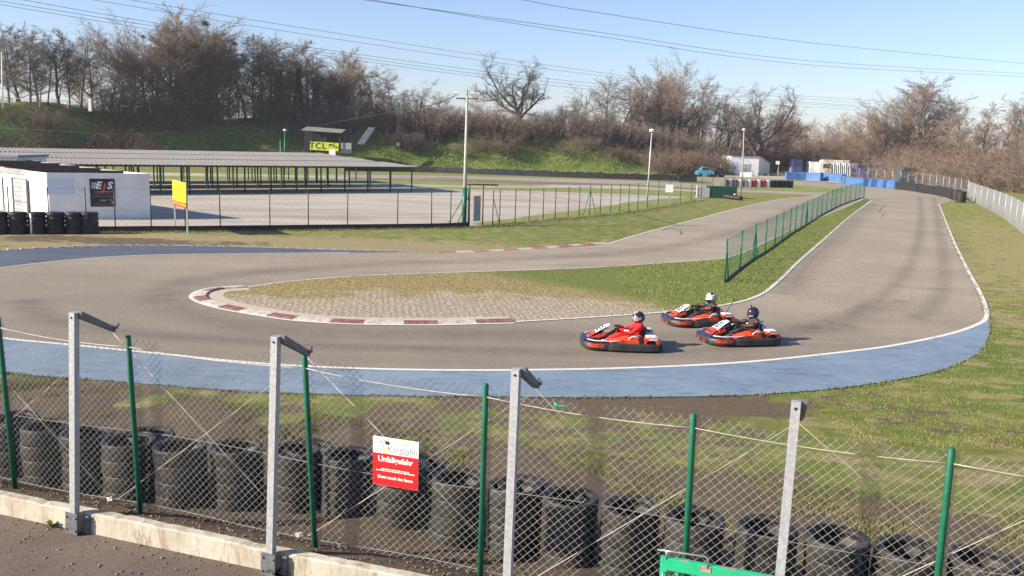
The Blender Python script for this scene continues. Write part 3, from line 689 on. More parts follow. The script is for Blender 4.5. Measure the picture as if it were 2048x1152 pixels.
for i, (px, ty, Y, k, w) in enumerate(left):
    lab = '%s, %s from the left edge on the left embankment' % (dict(kinds, tall='tall slim grey bare tree')[k], ORD[i])
    if px == 332: lab = 'biggest bare tree on the left embankment, dark mistletoe clumps in its top'
    if px == 596: lab = 'tall dark ivy-clad tree above the hut with the yellow banner'
    o, h = tree(px, ty, Y, k, lab, w=w, group=WL)
    if px == 332: big = o
    if px in (596, 632, 556):
        V = []; F = []; hh = 16
        n = 1600; zz = nrg.uniform(.5, 10.5, n); an = nrg.uniform(0, 6.28, n); rad = nrg.uniform(.25, .95, n) * (1.1 - zz / 14) / max(o.scale[0], .5)
        c0 = np.stack([rad * np.cos(an), rad * np.sin(an), zz], 1); u = nrg.normal(0, .14, (n, 3)); v = nrg.normal(0, .14, (n, 3))
        V = np.stack([c0 - u, c0 + v, c0 + u, c0 - v], 1).reshape(-1, 3); F = np.arange(n * 4).reshape(n, 4)
        np_obj('ivy', V, F, 'leaf', o)
# mistletoe balls in the big tree
mv = []
def ball_segs(n, rad, r):
    S = []
    for _ in range(n):
        d = rvec(r); d2 = (d + rvec(r) * .5).normalized(); a = d * rad * .5; b = a + d2 * rad * .5
        S.append((0, 0, 0, *a, .02, .018)); S.append((*a, *b, .02, .012))
    return np.array(S)
Vb, Fb = seg_mesh(ball_segs(130, .55, rng), 3); mist = np_obj('mistletoe_clump', Vb, Fb, 'leafy'); mist_d = mist.data; bpy.data.objects.remove(mist)
cr = np.array([v.co for v in PROTO['round2'][1].vertices])
top = cr[(cr[:, 2] > 9.5) & (cr[:, 2] < 15.5) & (np.abs(cr[:, 0]) < 3.2)]
for i in range(16):
    q = top[nrg.integers(len(top))]; c = link(bpy.data.objects.new('mistletoe_clump', mist_d)); c.parent = big; c.location = q; c.scale = (rng.uniform(.6, 1.1),) * 3
# second row of the left wood, seen between the first
WB = 'trees standing behind the front row of the left wood'
back = [(25, 75), (75, 95), (110, 88), (155, 98), (200, 108), (262, 90), (305, 70), (350, 62), (395, 72), (440, 98), (475, 110), (510, 104), (545, 112), (580, 118), (618, 128), (655, 140), (700, 150), (735, 160), (772, 168), (812, 178), (848, 188)]
for i, (px, ty) in enumerate(back):
    k = ['tall2', 'rag3', 'rag', 'tall', 'rag2'][i % 5] if px < 660 else ['pale', 'tall', 'rag3'][i % 3]
    tree(px, ty, 160 + 14 * rng.random() if px < 660 else 196 + 12 * rng.random(), k, 'bare tree half hidden behind the left wood, %s in the back row' % ORD[i], group=WB)
# the lone oak on the embankment
tree(1044, 110, 163, 'oak', 'lone gnarled oak with crooked spreading limbs, standing against the sky above the embankment', name='oak_tree', w=118, rz=R(40))
tree(958, 168, 182, 'pale', 'thin pale sapling between the lamp mast and the lone oak', w=40)
MB_G = 'trees along the middle of the tree line'
mid = [(1118, 205, 176, 'rag2', 60), (1152, 182, 178, 'rag3', 70), (1178, 166, 174, 'rag', 85), (1214, 150, 178, 'tall', 75), (1242, 158, 172, 'rag', 80), (1272, 168, 180, 'tall', 80), (1302, 160, 176, 'tall2', 80), (1334, 140, 182, 'round', 100), (1366, 124, 178, 'round2', 128), (1402, 150, 184, 'tall2', 85), (1432, 176, 180, 'rag2', 80),
       (1462, 196, 186, 'rag', 80), (1494, 180, 190, 'rag3', 90), (1522, 170, 186, 'oak', 120), (1552, 198, 196, 'rag3', 80), (1576, 228, 205, 'rag', 70)]
for i, (px, ty, Y, k, w) in enumerate(mid):
    kk = dict(kinds, oak='crooked wide-branched bare tree', tall='tall slim grey bare tree')[k]
    lab = '%s, %s to the right of the lone oak' % (kk, ORD[i])
    if px == 1366: lab = 'highest and densest bare tree between the lone oak and the white shed'
    o, h = tree(px, ty, Y, k, lab, w=w, group=MB_G)
for i, px in enumerate(range(1130, 1580, 26)):
    tree(px + rng.uniform(-8, 8), 205 + rng.uniform(-14, 22), 196 + rng.uniform(-6, 10), rng.choice(['rag', 'rag2', 'tall2', 'rag3', 'tall']), 'half hidden bare tree behind the middle tree line, %s from the left' % ORD[i], group='rear row of the middle tree line')
RG = 'trees on the right of the tree line'
right = [(1722, 246, 205, 'rag3', 80), (1748, 226, 200, 'rag', 80), (1782, 198, 195, 'round2', 100), (1812, 190, 205, 'rag3', 80), (1822, 168, 192, 'tall', 88), (1845, 154, 190, 'tall', 104), (1868, 164, 193, 'tall', 92), (1892, 190, 192, 'tall', 80), (1886, 218, 200, 'rag', 80), (1922, 226, 180, 'tall2', 70), (1952, 194, 168, 'rag', 80), (1976, 204, 172, 'tall2', 70), (2006, 184, 160, 'rag', 90), (2040, 196, 158, 'tall2', 80), (2075, 190, 155, 'rag', 90)]
for i, (px, ty, Y, k, w) in enumerate(right):
    lab = '%s, %s from the gap in the right-hand trees' % (dict(kinds, tall='tall slim grey bare tree')[k], ORD[i])
    if px == 1845: lab = 'big pale-grey bare tree topping the dome-shaped group above the end of the straight'
    tree(px, ty, Y, k, lab, w=w, group=RG)
for i, px in enumerate(range(1735, 2080, 27)):
    tree(px + rng.uniform(-8, 8), 250 + rng.uniform(-16, 16), 205 + rng.uniform(-6, 10), rng.choice(['rag', 'tall2', 'rag3', 'tall2']), 'low bare tree behind the right-hand trees, %s from the left' % ORD[i], group='rear row on the right')
for i, px in enumerate(range(1560, 1745, 13)):
    tree(px + rng.uniform(-5, 5), 236 + rng.uniform(-12, 20), 285 + rng.uniform(-25, 25), rng.choice(['pale', 'pale', 'tall', 'rag3']), 'pale distant tree in the gap beyond the caravans, %s from the left' % ORD[i], group='pale far trees in the gap', w=rng.uniform(26, 44))

# scrub: arching stems in clumps, too many to count
def clump(n, rad, h, r, fine=3):
    S = []
    for _ in range(n):
        a = r.uniform(0, 6.28); q = rad * math.sqrt(r.random()); p = Vector((q * math.cos(a), q * math.sin(a), -.2))
        d = Vector((math.cos(a) * r.uniform(0, .6) + r.gauss(0, .2), math.sin(a) * r.uniform(0, .6) + r.gauss(0, .2), 1)).normalized(); L = h * r.uniform(.5, 1.1); ns = 4; rr = r.uniform(.022, .04)
        for i in range(ns):
            e = p + d * L / ns; S.append((*p, *e, rr, rr * .75)); rr *= .75; p = e; d = (d + rvec(r) * .22 + Vector((0, 0, -.05 * i))).normalized()
            if i:
                for _k in range(fine):
                    t = perp_dir(d, R(r.uniform(25, 70)), r); l = L * r.uniform(.12, .3); m = p + t * l * .5; S.append((*p, *m, .02, .016)); S.append((*m, *(m + (t + rvec(r) * .5).normalized() * l * .5), .016, .010))
    return np.array(S)
CL = [seg_mesh(clump(30, 1.7, 3.2, rng), 3) for _ in range(5)]
def scrub(name, spots, mat, label):
    VV = []; FF = []; o = 0
    for (x, y, s, hs) in spots:
        V, F = CL[rng.randrange(5)]; a = rng.uniform(0, 6.28); ca, sa = math.cos(a), math.sin(a)
        W = np.stack([(V[:, 0] * ca - V[:, 1] * sa) * s + x, (V[:, 0] * sa + V[:, 1] * ca) * s + y, V[:, 2] * hs + H(x, y)], 1)
        VV.append(W); FF.append(F + o); o += len(W)
    ob = np_obj(name, np.concatenate(VV), np.concatenate(FF), mat); tag(ob, label, 'scrub', kind='stuff'); return ob
def along(pl, d0, d1, n, x0, x1, s=(1, 1.5), hs=(.8, 1.3)):
    out = []
    segs = [(a, b) for a, b in zip(pl, pl[1:]) if max(a[0], b[0]) > x0 and min(a[0], b[0]) < x1]; Ls = [math.hypot(b[0] - a[0], b[1] - a[1]) for a, b in segs]
    while len(out) < n:
        (a, b) = rng.choices(segs, Ls)[0]; t = rng.random(); dx, dy = b[0] - a[0], b[1] - a[1]; L = math.hypot(dx, dy); d = rng.uniform(d0, d1)
        x = a[0] + dx * t - dy / L * d; y = a[1] + dy * t + dx / L * d
        if x0 < x < x1: out.append((x, y, rng.uniform(*s), rng.uniform(*hs)))
    return out
scrub('left_scrub', along(EMB, 8, 14, 50, -120, -50, (.8, 1.2), (.3, .6)) + along(EMB, 2, 13, 75, -72, -56, (.8, 1.2), (.35, .75)), 'scrub', 'low reddish-brown scrub along the top of the shaded left embankment')
scrub('wood_undergrowth', along(EMB, 7, 13, 40, -54, -16, (.8, 1.2), (.4, .8)) + along(EMB, 12, 22, 140, -66, -14, (1.1, 1.7), (1.0, 1.7)), 'scrubd', 'dark bare undergrowth between the trunks of the left wood')
scrub('embankment_scrub', along(EMB, 12, 20, 180, -16, 58, (1.1, 1.6), (.9, 1.6)), 'scrubd', 'dark bare scrub under the lone oak and along the top of the embankment')
scrub('embankment_brambles', along(EMB, 6.5, 12, 80, -14, 54, (.9, 1.4), (.35, .7)) + along(EMB, 1, 8, 40, 26, 40, (1.1, 1.6), (.7, 1.2)), 'scrub', 'brown brambles growing down the sunny embankment slope')
scrub('right_scrub', along(HIL, -6, 16, 330, 30, 130, (1.3, 2.0), (.9, 1.5)), 'scrub', 'reddish-brown scrub on the rising ground behind the right-hand fence')
scrub('far_scrub', [(rng.uniform(50, 115), rng.uniform(212, 250), rng.uniform(1.8, 2.6), rng.uniform(1.2, 2.2)) for _ in range(110)], 'scrub', 'distant brown scrub beyond the parked caravans')

# grasses
def blades(name, pts, h, w, mat, label, lean=.5):
    n = len(pts); P_ = np.asarray(pts, float); an = nrg.uniform(0, math.pi * 2, n); hh = nrg.uniform(.5, 1.2, n) * h; la = nrg.uniform(0, math.pi * 2, n); ll = nrg.uniform(0, lean, n) * hh
    dx = np.cos(an) * w * .5; dy = np.sin(an) * w * .5
    V = np.stack([np.stack([P_[:, 0] - dx, P_[:, 1] - dy, P_[:, 2]], 1), np.stack([P_[:, 0] + dx, P_[:, 1] + dy, P_[:, 2]], 1), np.stack([P_[:, 0] + np.cos(la) * ll, P_[:, 1] + np.sin(la) * ll, P_[:, 2] + hh], 1)], 1).reshape(-1, 3)
    o = np_obj(name, V, np.arange(n * 3).reshape(n, 3), mat, n=3); return tag(o, label, 'grass', kind='stuff')
def inpoly(P_, poly):
    x, y = P_[:, 0], P_[:, 1]; ins = np.zeros(len(P_), bool); n = len(poly)
    for i in range(n):
        x0, y0 = poly[i].x, poly[i].y; x1, y1 = poly[(i + 1) % n].x, poly[(i + 1) % n].y
        if y0 == y1: continue
        c = ((y0 > y) != (y1 > y)) & (x < (x1 - x0) * (y - y0) / (y1 - y0) + x0); ins ^= c
    return ins
# on the bank: tufts that thin out towards the fence
n = 42000; cu = nrg.uniform(-9, 16, n); cs = .8 + 5.9 * np.sqrt(nrg.random(n)); patch = np.sin(cu * 1.7 + cs * 2.1) + np.sin(cu * 3.9 - cs * 1.3) + .7 * np.sin(cu * .8 + 2) + nrg.normal(0, .5, n)
keep = patch + (cs - 4.6) * .55 + np.clip(cu - 5, 0, 6) * .22 > .7; cu, cs = cu[keep], cs[keep]
cu = np.repeat(cu, 5) + nrg.normal(0, .05, len(cu) * 5); cs = np.repeat(cs, 5) + nrg.normal(0, .05, len(cs) * 5); cs = np.clip(cs, .3, 6.8)
zb = bankn(cs) - .02
bx = B1.x + FU.x * cu + FN.x * cs; by = B1.y + FU.y * cu + FN.y * cs; BP = np.stack([bx, by, zb], 1)
blp = BLO + [BLO[-1], Vector((BLO[-1].x, 60)), Vector((BLO[0].x - 5, 60))]
BP = BP[~inpoly(BP, blp)]
blades('bank_grass', BP, .055, .016, 'blade', 'thin patchy grass on the earth bank behind the near fence')
# right verge and around the outside of the hairpin
n = 560000; q = np.stack([nrg.uniform(6, 56, n), 15 + 80 * nrg.random(n) ** 1.5, np.zeros(n)], 1)
edge = LOW[i0 - 6:][::1]; blk = [p for p in LOW] + [Vector((LOW[-1].x - 30, LOW[-1].y)), Vector((-30, 60)), Vector((LOW[0].x, LOW[0].y))]
q = q[~inpoly(q, blk)]; q = q[~inpoly(q, blp)]
q[:, 2] = -.01
q = q[(q[:, 0] < 7 + .60 * (q[:, 1] - 10)) & (nrg.random(len(q)) < .9)]
blades('verge_grass', q, .042, .026, 'bladeg', 'short green and straw-coloured grass along the right-hand edge of the track')
INF = INN[:-1] + KI[:-1] + UPL
n = 240000; q = np.stack([nrg.uniform(4, 34, n), nrg.uniform(24, 80, n), np.full(n, .02)], 1); q = q[inpoly(q, INF)]
q = q[(.30 * q[:, 0] + .30 * (q[:, 1] - 26.5) + nrg.normal(.6, .6, len(q))) > 2.5]
blades('infield_grass', q, .045, .030, 'bladeg', 'bright green grass on the tongue of ground between the two roads')
# long grass on the embankment
sp = []
n = 60000; X_ = nrg.uniform(-75, 50, n); Y_ = nrg.uniform(95, 190, n); Z_, da, db = Hnp(X_, Y_); k = (da > -1.0) & (da < 11 - 3 * nrg.random(n)) & (X_ > -66)
k &= (np.sin(X_ * .5) + np.sin(Y_ * .9 + X_ * .3) + nrg.normal(0, .8, n) > -1.0)
blades('embankment_grass', np.stack([X_[k], Y_[k], Z_[k] - .05], 1), .55, .16, 'bankgrass', 'long green grass on the sunlit embankment behind the yard', lean=1.0)
# tufts along the yard fence foot and the far verge
fpts = gp([(176, 464), (400, 463), (700, 459), (940, 455), (1000, 450), (1180, 434), (1290, 421), (1400, 401)])
L = resample(fpts, .03); q = np.array([(p.x + rng.gauss(0, .35), p.y + rng.gauss(-.3, .3), 0) for p in L for _ in range(3)])
blades('fence_foot_grass', q, .13, .035, 'blade', 'rough grass along the foot of the yard fence')
# grass and dirt creeping over the edges of the tarmac and the painted strip
eq = []
for pl, m_, lo, hi in ((BLO, 9, -.05, .10), (LOW[i0 - 4:], 7, -.14, .02), (INN, 6, -.10, .02), (UPL, 5, -.08, .04)):
    for p0, p1 in zip(pl, pl[1:]):
        L_ = (p1 - p0).length; t_ = (p1 - p0).normalized(); n_ = Vector((-t_.y, t_.x)) * (1 if pl is not UPL else -1) * (-1 if pl is not INN else 1)
        if p0.length > 95: continue
        for _ in range(int(L_ * m_ * 7)):
            a = rng.random(); w_ = math.sin((p0.x + p0.y) * 1.7 + a * L_ * 2.3) * .5 + .5
            if rng.random() < .25 + .75 * w_: q = p0.lerp(p1, a) + n_ * rng.uniform(lo, hi * (.4 + w_)); eq.append((q.x, q.y, .016))
blades('edge_grass', np.array(eq), .045, .03, 'blade', 'thin fringe of grass creeping over the edges of the track')
# pebbles on the bare soil behind the wall
n = 2600; cu = nrg.uniform(-7, 12, n); cs = .16 + np.abs(nrg.normal(0, .9, n)); z = bankn(cs) - .02
c0 = np.stack([B1.x + FU.x * cu + FN.x * cs, B1.y + FU.y * cu + FN.y * cs, z + .03], 1)
m2 = 900; c1 = np.stack([B1.x + FU.x * (a := nrg.uniform(-5, 6, m2)) - FN.x * (b := nrg.uniform(.0, 2.0, m2)), B1.y + FU.y * a - FN.y * b, np.full(m2, ZP + .005)], 1)
c0 = np.concatenate([c0, c1]); n = len(c0); sz = nrg.uniform(.006, .022, n)[:, None]
oct_ = np.array([[1, 0, 0], [0, 1, 0], [-1, 0, 0], [0, -1, 0], [0, 0, .7], [0, 0, -.7]], float); Fo = np.array([[0, 1, 4], [1, 2, 4], [2, 3, 4], [3, 0, 4], [1, 0, 5], [2, 1, 5], [3, 2, 5], [0, 3, 5]])
V = (c0[:, None, :] + oct_[None] * sz[:, :, None] * nrg.uniform(.6, 1.3, (n, 6, 1))).reshape(-1, 3); F = (Fo[None] + (np.arange(n) * 6)[:, None, None]).reshape(-1, 3)
tag(np_obj('loose_pebbles', V, F, 'gravel', n=3), 'loose pebbles and clods on the soil behind the low wall', 'pebbles', kind='stuff')

# ------------------------------------------------------------------ near wall, fence, gate, sign, tyres
HT = 2.45
mb = MB(); zt = ZP + .23
def wbox(mb, u0, u1, s0, s1, z0, z1, mi=0):
    vs = [fp(u0, s0, z0), fp(u1, s0, z0), fp(u1, s1, z0), fp(u0, s1, z0), fp(u0, s0, z1), fp(u1, s0, z1), fp(u1, s1, z1), fp(u0, s1, z1)]
    mb.add(vs, [(0, 3, 2, 1), (4, 5, 6, 7), (0, 1, 5, 4), (1, 2, 6, 5), (2, 3, 7, 6), (3, 0, 4, 7)], mi)
# chipped, uneven top edge
us2 = np.arange(-26, 30, .09); pr = [];
for i, u in enumerate(us2):
    e = .006 * math.sin(u * 1.9) + rng.uniform(-.003, .003) - (.014 if rng.random() < .05 else 0)
    pr.append((u, e))
for (u0, e0), (u1, e1) in zip(pr, pr[1:]):
    a = [fp(u0, 0, ZP - .3), fp(u1, 0, ZP - .3), fp(u1, 0, zt + e1 - .015), fp(u0, 0, zt + e0 - .015), fp(u0, .02, zt + e0), fp(u1, .02, zt + e1), fp(u0, .12, zt + e0), fp(u1, .12, zt + e1), fp(u0, .12, ZP - .3), fp(u1, .12, ZP - .3)]
    mb.add(a, [(0, 1, 2, 3), (3, 2, 5, 4), (4, 5, 7, 6), (6, 7, 9, 8)])
o = obj('low_wall', mb, 'kerbwall'); tag(o, 'low stained white concrete wall at the foot of the near chain-link fence', 'wall')

fence = thing('chain_link_fence', 'near chain-link fence on galvanised and green posts above the low white wall', 'fence', fp(0, 0, ZP))
def M_at(p, rz=0): return Matrix.Translation(Vector(p)) @ Matrix.Rotation(rz, 4, 'Z')
SM = .40                                  # distance of the netting behind the galvanised posts
def solve_post(px, py):
    u = 0.0; h_ = HT
    for _ in range(30):
        q = project(fp(u, -.06, ZP + h_)); q2 = project(fp(u + .01, -.06, ZP + h_)); u += (px - q[0]) * .01 / (q2[0] - q[0])
        q = project(fp(u, -.06, ZP + h_)); q2 = project(fp(u, -.06, ZP + h_ + .01)); h_ += (py - q[1]) * .01 / (q2[1] - q[1])
    return u, h_
PS = [solve_post(x, y) for x, y in ((148, 622), (552, 670), (1033, 735), (1593, 800))]; PU = [q[0] for q in PS]
PB = {k: us(G(x, y, ZP))[0] for k, (x, y) in enumerate(((158, 1062), (548, 1145), (1004, 1262), (1537, 1385)))}
PH = {0: PS[0][1], 1: PS[1][1], 2: PS[2][1], 3: PS[3][1]}
PU = {-2: PU[0] - 2 * FL, -1: PU[0] - FL, 0: PU[0], 1: PU[1], 2: PU[2], 3: PU[3], 4: PU[3] + FL, 5: PU[3] + 2 * FL}
def gpost(k):
    u = PU[k]; HT = PH.get(k, 2.4); ub_ = PB.get(k, u); base = fp(ub_, -.06, ZP); T = M_at(base, FANG) @ Matrix.Rotation(math.atan2(u - ub_, HT), 4, 'Y')
    lean = 0
    mb = MB(); prof = [(-.04, -.035), (.04, -.035), (.04, -.025), (-.03, -.025), (-.03, .035), (-.04, .035)]
    # steel angle/box post
    mb.box((0, 0, HT / 2 - .02), (.072, .07, HT + .02), mat=T)
    mb.cyl(T @ Vector((0, -.040, HT - .06)), T @ Vector((0, -.036, HT - .06)), .012, 8, 1)
    p = obj('galvanised_post', mb, ['galv', 'blackink'], fence, world=True, bevel=0)
    a = MB(); e0 = T @ Vector((.045, .02, HT - .03)); e1 = T @ Vector((.02, SM + .12, HT - .28))
    # arm folded down towards the netting
    d = (e1 - e0); n = 1
    side = FU.to_3d() * .035; upv = Vector((0, 0, 1)) * .04
    vs = [e0 - side - upv, e0 + side - upv, e0 + side + upv, e0 - side + upv, e1 - side - upv * .8, e1 + side - upv * .8, e1 + side + upv * .6, e1 - side + upv * .6]
    a.add(vs, [(0, 1, 2, 3), (4, 7, 6, 5), (0, 4, 5, 1), (1, 5, 6, 2), (2, 6, 7, 3), (3, 7, 4, 0)])
    a.box(e1 + Vector((0, 0, .02)), (.10, .05, .035), rz=FANG)
    a.tube([e1 + FN.to_3d() * .03, e1 + FN.to_3d() * .09 + Vector((0, 0, .04))], .012, 6)
    arm = obj('arm', a, 'galv_dark', None); arm.parent = p; 
    L = fence.location; arm.location = (-L.x, -L.y, -L.z)
    pl = MB(); pl.box((.0, -.046, .13), (.16, .008, .24), mat=T); pl.box((.13, .03, .12), (.07, .012, .2), mat=T)
    for sx in (-.06, .06):
        for z in (.06, .2): pl.cyl(T @ Vector((sx, -.050, z)), T @ Vector((sx, -.062, z)), .012, 6)
    for z in (.07, .17): pl.cyl(T @ Vector((.14, .02, z)), T @ Vector((.14, .008, z)), .012, 6)
    b = obj('foot_plate', pl, 'galv_dark', None); b.parent = p; b.location = (-L.x, -L.y, -L.z)
    return e1
ends = [gpost(k) for k in range(-2, 6)]
# green posts stand in the netting, traced from their tops
gtops = [(0, 634), (260, 672), (613, 712), (974, 768), (1388, 828), (1903, 897)]
gbases = [(12, 976), (286, 1033), (606, 1097)]
GPU = []
for i, (px, py) in enumerate(gtops):
    # find the height at which the sight line meets the netting plane
    best = None
    for zz in np.arange(2.0, 3.4, .01):
        u, s = us(G(px, py, zz)); 
        if best is None or abs(s - SM) < best[0]: best = (abs(s - SM), u, zz)
    GPU.append((best[1], best[2]))
GPU = [(GPU[0][0] - 2.35, GPU[0][1])] + GPU + [(GPU[-1][0] + 2.4, GPU[-1][1] - .02)]
print('green posts', [(round(a, 2), round(b, 2)) for a, b in GPU], FL)
for i, (u, zt_) in enumerate(GPU):
    mb = MB(); b = fp(u + (.10 if i < 4 else .0) + rng.uniform(-.03, .03), SM - .02, bank(SM) - .3); t = fp(u, SM - .02, zt_)
    mb.tube([b, t, t + Vector((0, 0, .012))], [.029, .029, .022], 10)
    obj('green_post', mb, 'green_post', fence, world=True)
# diamond netting of interlocking zigzag wires
def ztop(u):
    # sagging top line between the post tops
    us_s = [g[0] for g in GPU]
    for (a, za), (b, zb_) in zip(GPU, GPU[1:]):
        if a <= u <= b:
            t = (u - a) / (b - a); return za - .05 + (zb_ - za) * t - .03 * 4 * t * (1 - t) + .0
    return GPU[0][1] - .1 if u < GPU[0][0] else GPU[-1][1] - .1
CW = .041; RH = .041                      # half diamond width / height
u0, u1 = GPU[0][0] - 1.2, GPU[-1][0] + 1.2
ncol = int((u1 - u0) / CW); segs = []
for c in range(ncol):
    u = u0 + c * CW; zt_ = ztop(u) + .02; zb_ = bank(SM) + .05
    nrow = int((zt_ - zb_) / RH); wob = .012 * math.sin(u * 2.3)
    ztt = round(zt_ / RH) * RH
    for r_ in range(nrow):
        za = ztt - r_ * RH; zb2 = za - RH; k = int(round(za / RH))
        # wire c swings between columns c and c+1, shared vertices interlock with its neighbours
        a = u + (CW if (k + c) % 2 else 0); b = u + (CW if (k + 1 + c) % 2 else 0)
        bel = .03 * math.sin((za - zb_) / max(zt_ - zb_, .1) * 3.1) * math.sin(u * 2.6 + .5)
        sa = SM + bel + (.002 if (k + c) % 2 else -.002); sb = SM + bel + (.002 if (k + 1 + c) % 2 else -.002)
        segs.append((*fp(a + wob * 0, sa, za), *fp(b, sb, zb2), .0021, .0021))
    # barbed twist at the top
    k = int(round(ztt / RH)); a = u + (CW if (k + c) % 2 else 0)
    segs.append((*fp(a, SM, ztt), *fp(a + (.018 if (k + c) % 2 else -.018) * -1, SM, ztt + .028), .0018, .0012))
V, F = seg_mesh(np.array(segs), 4); L = fence.location; V -= np.array([[L.x, L.y, L.z]])
np_obj('netting', V, F, 'wire', fence)
# tension wires and diagonal bracing
def fwire(name, pts, r=.004, mat='rope'):
    mb = MB(); mb.tube(pts, r, 5); return obj(name, mb, mat, fence, world=True)
def sagline(p, q, sag, n=10): return [p.lerp(q, i / n) - Vector((0, 0, sag * 4 * (i / n) * (1 - i / n))) for i in range(n + 1)]
for (a, za), (b, zb_) in zip(GPU, GPU[1:]): fwire('top_wire', sagline(fp(a, SM - .035, za - .11), fp(b, SM - .035, zb_ - .11), .035))
fwire('bottom_wire', [fp(u, SM - .01, bank(SM) + .10 + .02 * math.sin(u * 2)) for u in np.arange(u0, u1, .4)], .003, 'wire')
fwire('middle_wire', [fp(u, SM + .01, 1.75 + .03 * math.sin(u * 1.4)) for u in np.arange(u0, u1, .4)], .003, 'wire')
for k in range(-2, 5):
    e0, e1 = ends[k + 2], ends[k + 3]; zb_ = bank(SM) + .12
    lo1 = fp(us(e1)[0] - .05, SM - .03, zb_); lo0 = fp(us(e0)[0] + .05, SM - .03, zb_)
    fwire('bracing_wire', [Vector(e0) - Vector((0, 0, .05)), lo1], .0028 if k >= 2 else .0035, 'wire' if k >= 2 else 'rope')
    fwire('bracing_wire', [Vector(e1) - Vector((0, 0, .05)), lo0], .0035)
# white crumpled sheet scraps at the wire anchors
for i, (px, py) in enumerate([(221, 1001), (455, 1003), (598, 1072), (1090, 1148)][:3] if False else [(221, 1001), (598, 1072)]):
    p = G(px, py, .92); mb = MB(); bm = bmesh.new(); bmesh.ops.create_icosphere(bm, subdivisions=2, radius=.045)
    for v in bm.verts: v.co *= rng.uniform(.55, 1.15); v.co.z *= .8
    mb.add([v.co.copy() for v in bm.verts], [tuple(v.index for v in f.verts) for f in bm.faces]); bm.free()
    tag(obj('plastic_scrap', mb, 'scrap', loc=(p.x, p.y, .93)), ['crumpled white plastic scrap on the soil right of the leftmost galvanised post', 'crumpled white plastic scrap between the second galvanised post and its green post'][i], 'litter')
# weeds at the foot of the wall
def weed(px, py, z, label, n=26, s=.09):
    p = G(px, py, z); V = []; 
    for _ in range(n):
        a = rng.uniform(0, 6.28); l = s * rng.uniform(.5, 1.1); h = l * rng.uniform(.3, .9); w_ = .018
        d = Vector((math.cos(a), math.sin(a), 0)); q = Vector((-d.y, d.x, 0)) * w_
        V += [Vector((0, 0, 0)), d * l * .6 + q + Vector((0, 0, h * .8)), d * l + Vector((0, 0, h)), d * l * .6 - q + Vector((0, 0, h * .8))]
    o = np_obj('weed', np.array([tuple(v) for v in V]), np.arange(n * 4).reshape(n, 4), 'bladeg'); o.location = (p.x, p.y, z); tag(o, label, 'weed')
weed(104, 1054, ZP, 'small green weed at the foot of the white wall, left of the first galvanised post')
weed(548, 1148, ZP, 'green weed growing round the foot of the second galvanised post', 34, .12)

# red and white danger sign wired to the netting
def fence_frame(px, py, s):
    best = min((abs(us(G(px, py, z))[1] - s), z) for z in np.arange(1, 3.2, .005)); return G(px, py, best[1])
c_tl, c_tr, c_bl, c_br = [fence_frame(x, y, SM - .085) for x, y in ((747, 871), (838, 885), (745, 968), (835, 981))]
cen = (c_tl + c_tr + c_bl + c_br) / 4; sw = ((c_tr - c_tl).length + (c_br - c_bl).length) / 2; sh = ((c_tl - c_bl).length + (c_tr - c_br).length) / 2
print('sign size', sw, sh)
sg = thing('warning_sign', 'white and red danger sign reading Unfallgefahr, wired to the netting of the near fence', 'sign', cen, FANG)
roll = math.atan2((c_tr - c_tl).z, (c_tr - c_tl).to_2d().length) 
RX = Matrix.Rotation(-roll, 4, 'Y')
def sgbox(c, size, mat_, name):
    mb = MB(); mb.box(c, size, mat=RX); return obj(name, mb, mat_, sg)
sgbox((0, .003, 0), (sw, .004, sh), 'signwhite', 'board')
sgbox((0, -.0015, -sh * .165), (sw, .003, sh * .67 * .98), 'signred', 'red_panel')
RT2 = RX @ Matrix.Rotation(R(90), 4, 'X')
def stext(s, size, x, z, m, name='lettering', **k):
    t = text_mb(s, size, RX @ Matrix.Translation((x, -.0042, z)) @ Matrix.Rotation(R(90), 4, 'X'), .0006, **k); return obj(name, t, m, sg, fix=False)
def stext0(s, size, x, z, m, **k):
    t = text_mb(s, size, RX @ Matrix.Translation((x, -.0002, z)) @ Matrix.Rotation(R(90), 4, 'X'), .0006, **k); return obj('lettering', t, m, sg, fix=False)
stext0('Kartbahn', .085, sw * .15, sh * .27, 'greyink', spacing=1.0)
mb = MB(); mb.box((sw * .22, -.0005, sh * .195), (sw * .30, .002, .008), mat=RX); obj('small_print', mb, 'greyink', sg)
stext('Unfallgefahr', .078, 0, sh * .05, 'signwhite', bold=.0016)
mb = MB()
for zi, wi in ((.15, .62), (.185, .84)):
    x = -sw * wi / 2
    while x < sw * wi / 2:
        l = rng.uniform(.012, .035); mb.box((x + l / 2, -.0042, -sh * zi), (l, .001, .010), mat=RX); x += l + .007
obj('small_print', mb, 'signwhite', sg)
stext('Dont touch the fence', .043, 0, -sh * .32, 'signwhite', bold=.001)
# looping track emblem with chequered spot
def arc(cx, cz, rx, rz, a0, a1, w0, w1, n=14):
    mb = MB(); vs = []
    for i in range(n + 1):
        t = i / n; a = R(a0 + (a1 - a0) * t); w_ = w0 + (w1 - w0) * t
        for q in (-.5, .5): vs.append((cx + (rx + q * w_) * math.cos(a), -.0012, cz + (rz + q * w_) * math.sin(a)))
    mb.add(vs, [(2 * i, 2 * i + 1, 2 * i + 3, 2 * i + 2) for i in range(n)], mat=RX); return mb
obj('emblem', join((arc(-.03, sh * .33, .13, .10, 165, 290, .022, .004), 0), (arc(-.01, sh * .31, .12, .085, 165, 285, .016, .003), 1)), ['paleink', 'yellow'], sg, fix=False)
mb = MB(); mb.box((sw * .12, -.0006, sh * .40), (sw * .34, .002, .026), mat=RX); mb.box((-sw * .18, -.0008, sh * .39), (.045, .002, .034), 1, mat=RX)
for i in range(5): mb.box((-sw * .34 + i * .017, -.0008, sh * (.40 + .03 * (i % 2))), (.012, .002, .010), 1, mat=RX)
obj('emblem_flag', mb, ['paleink', 'blackink'], sg)
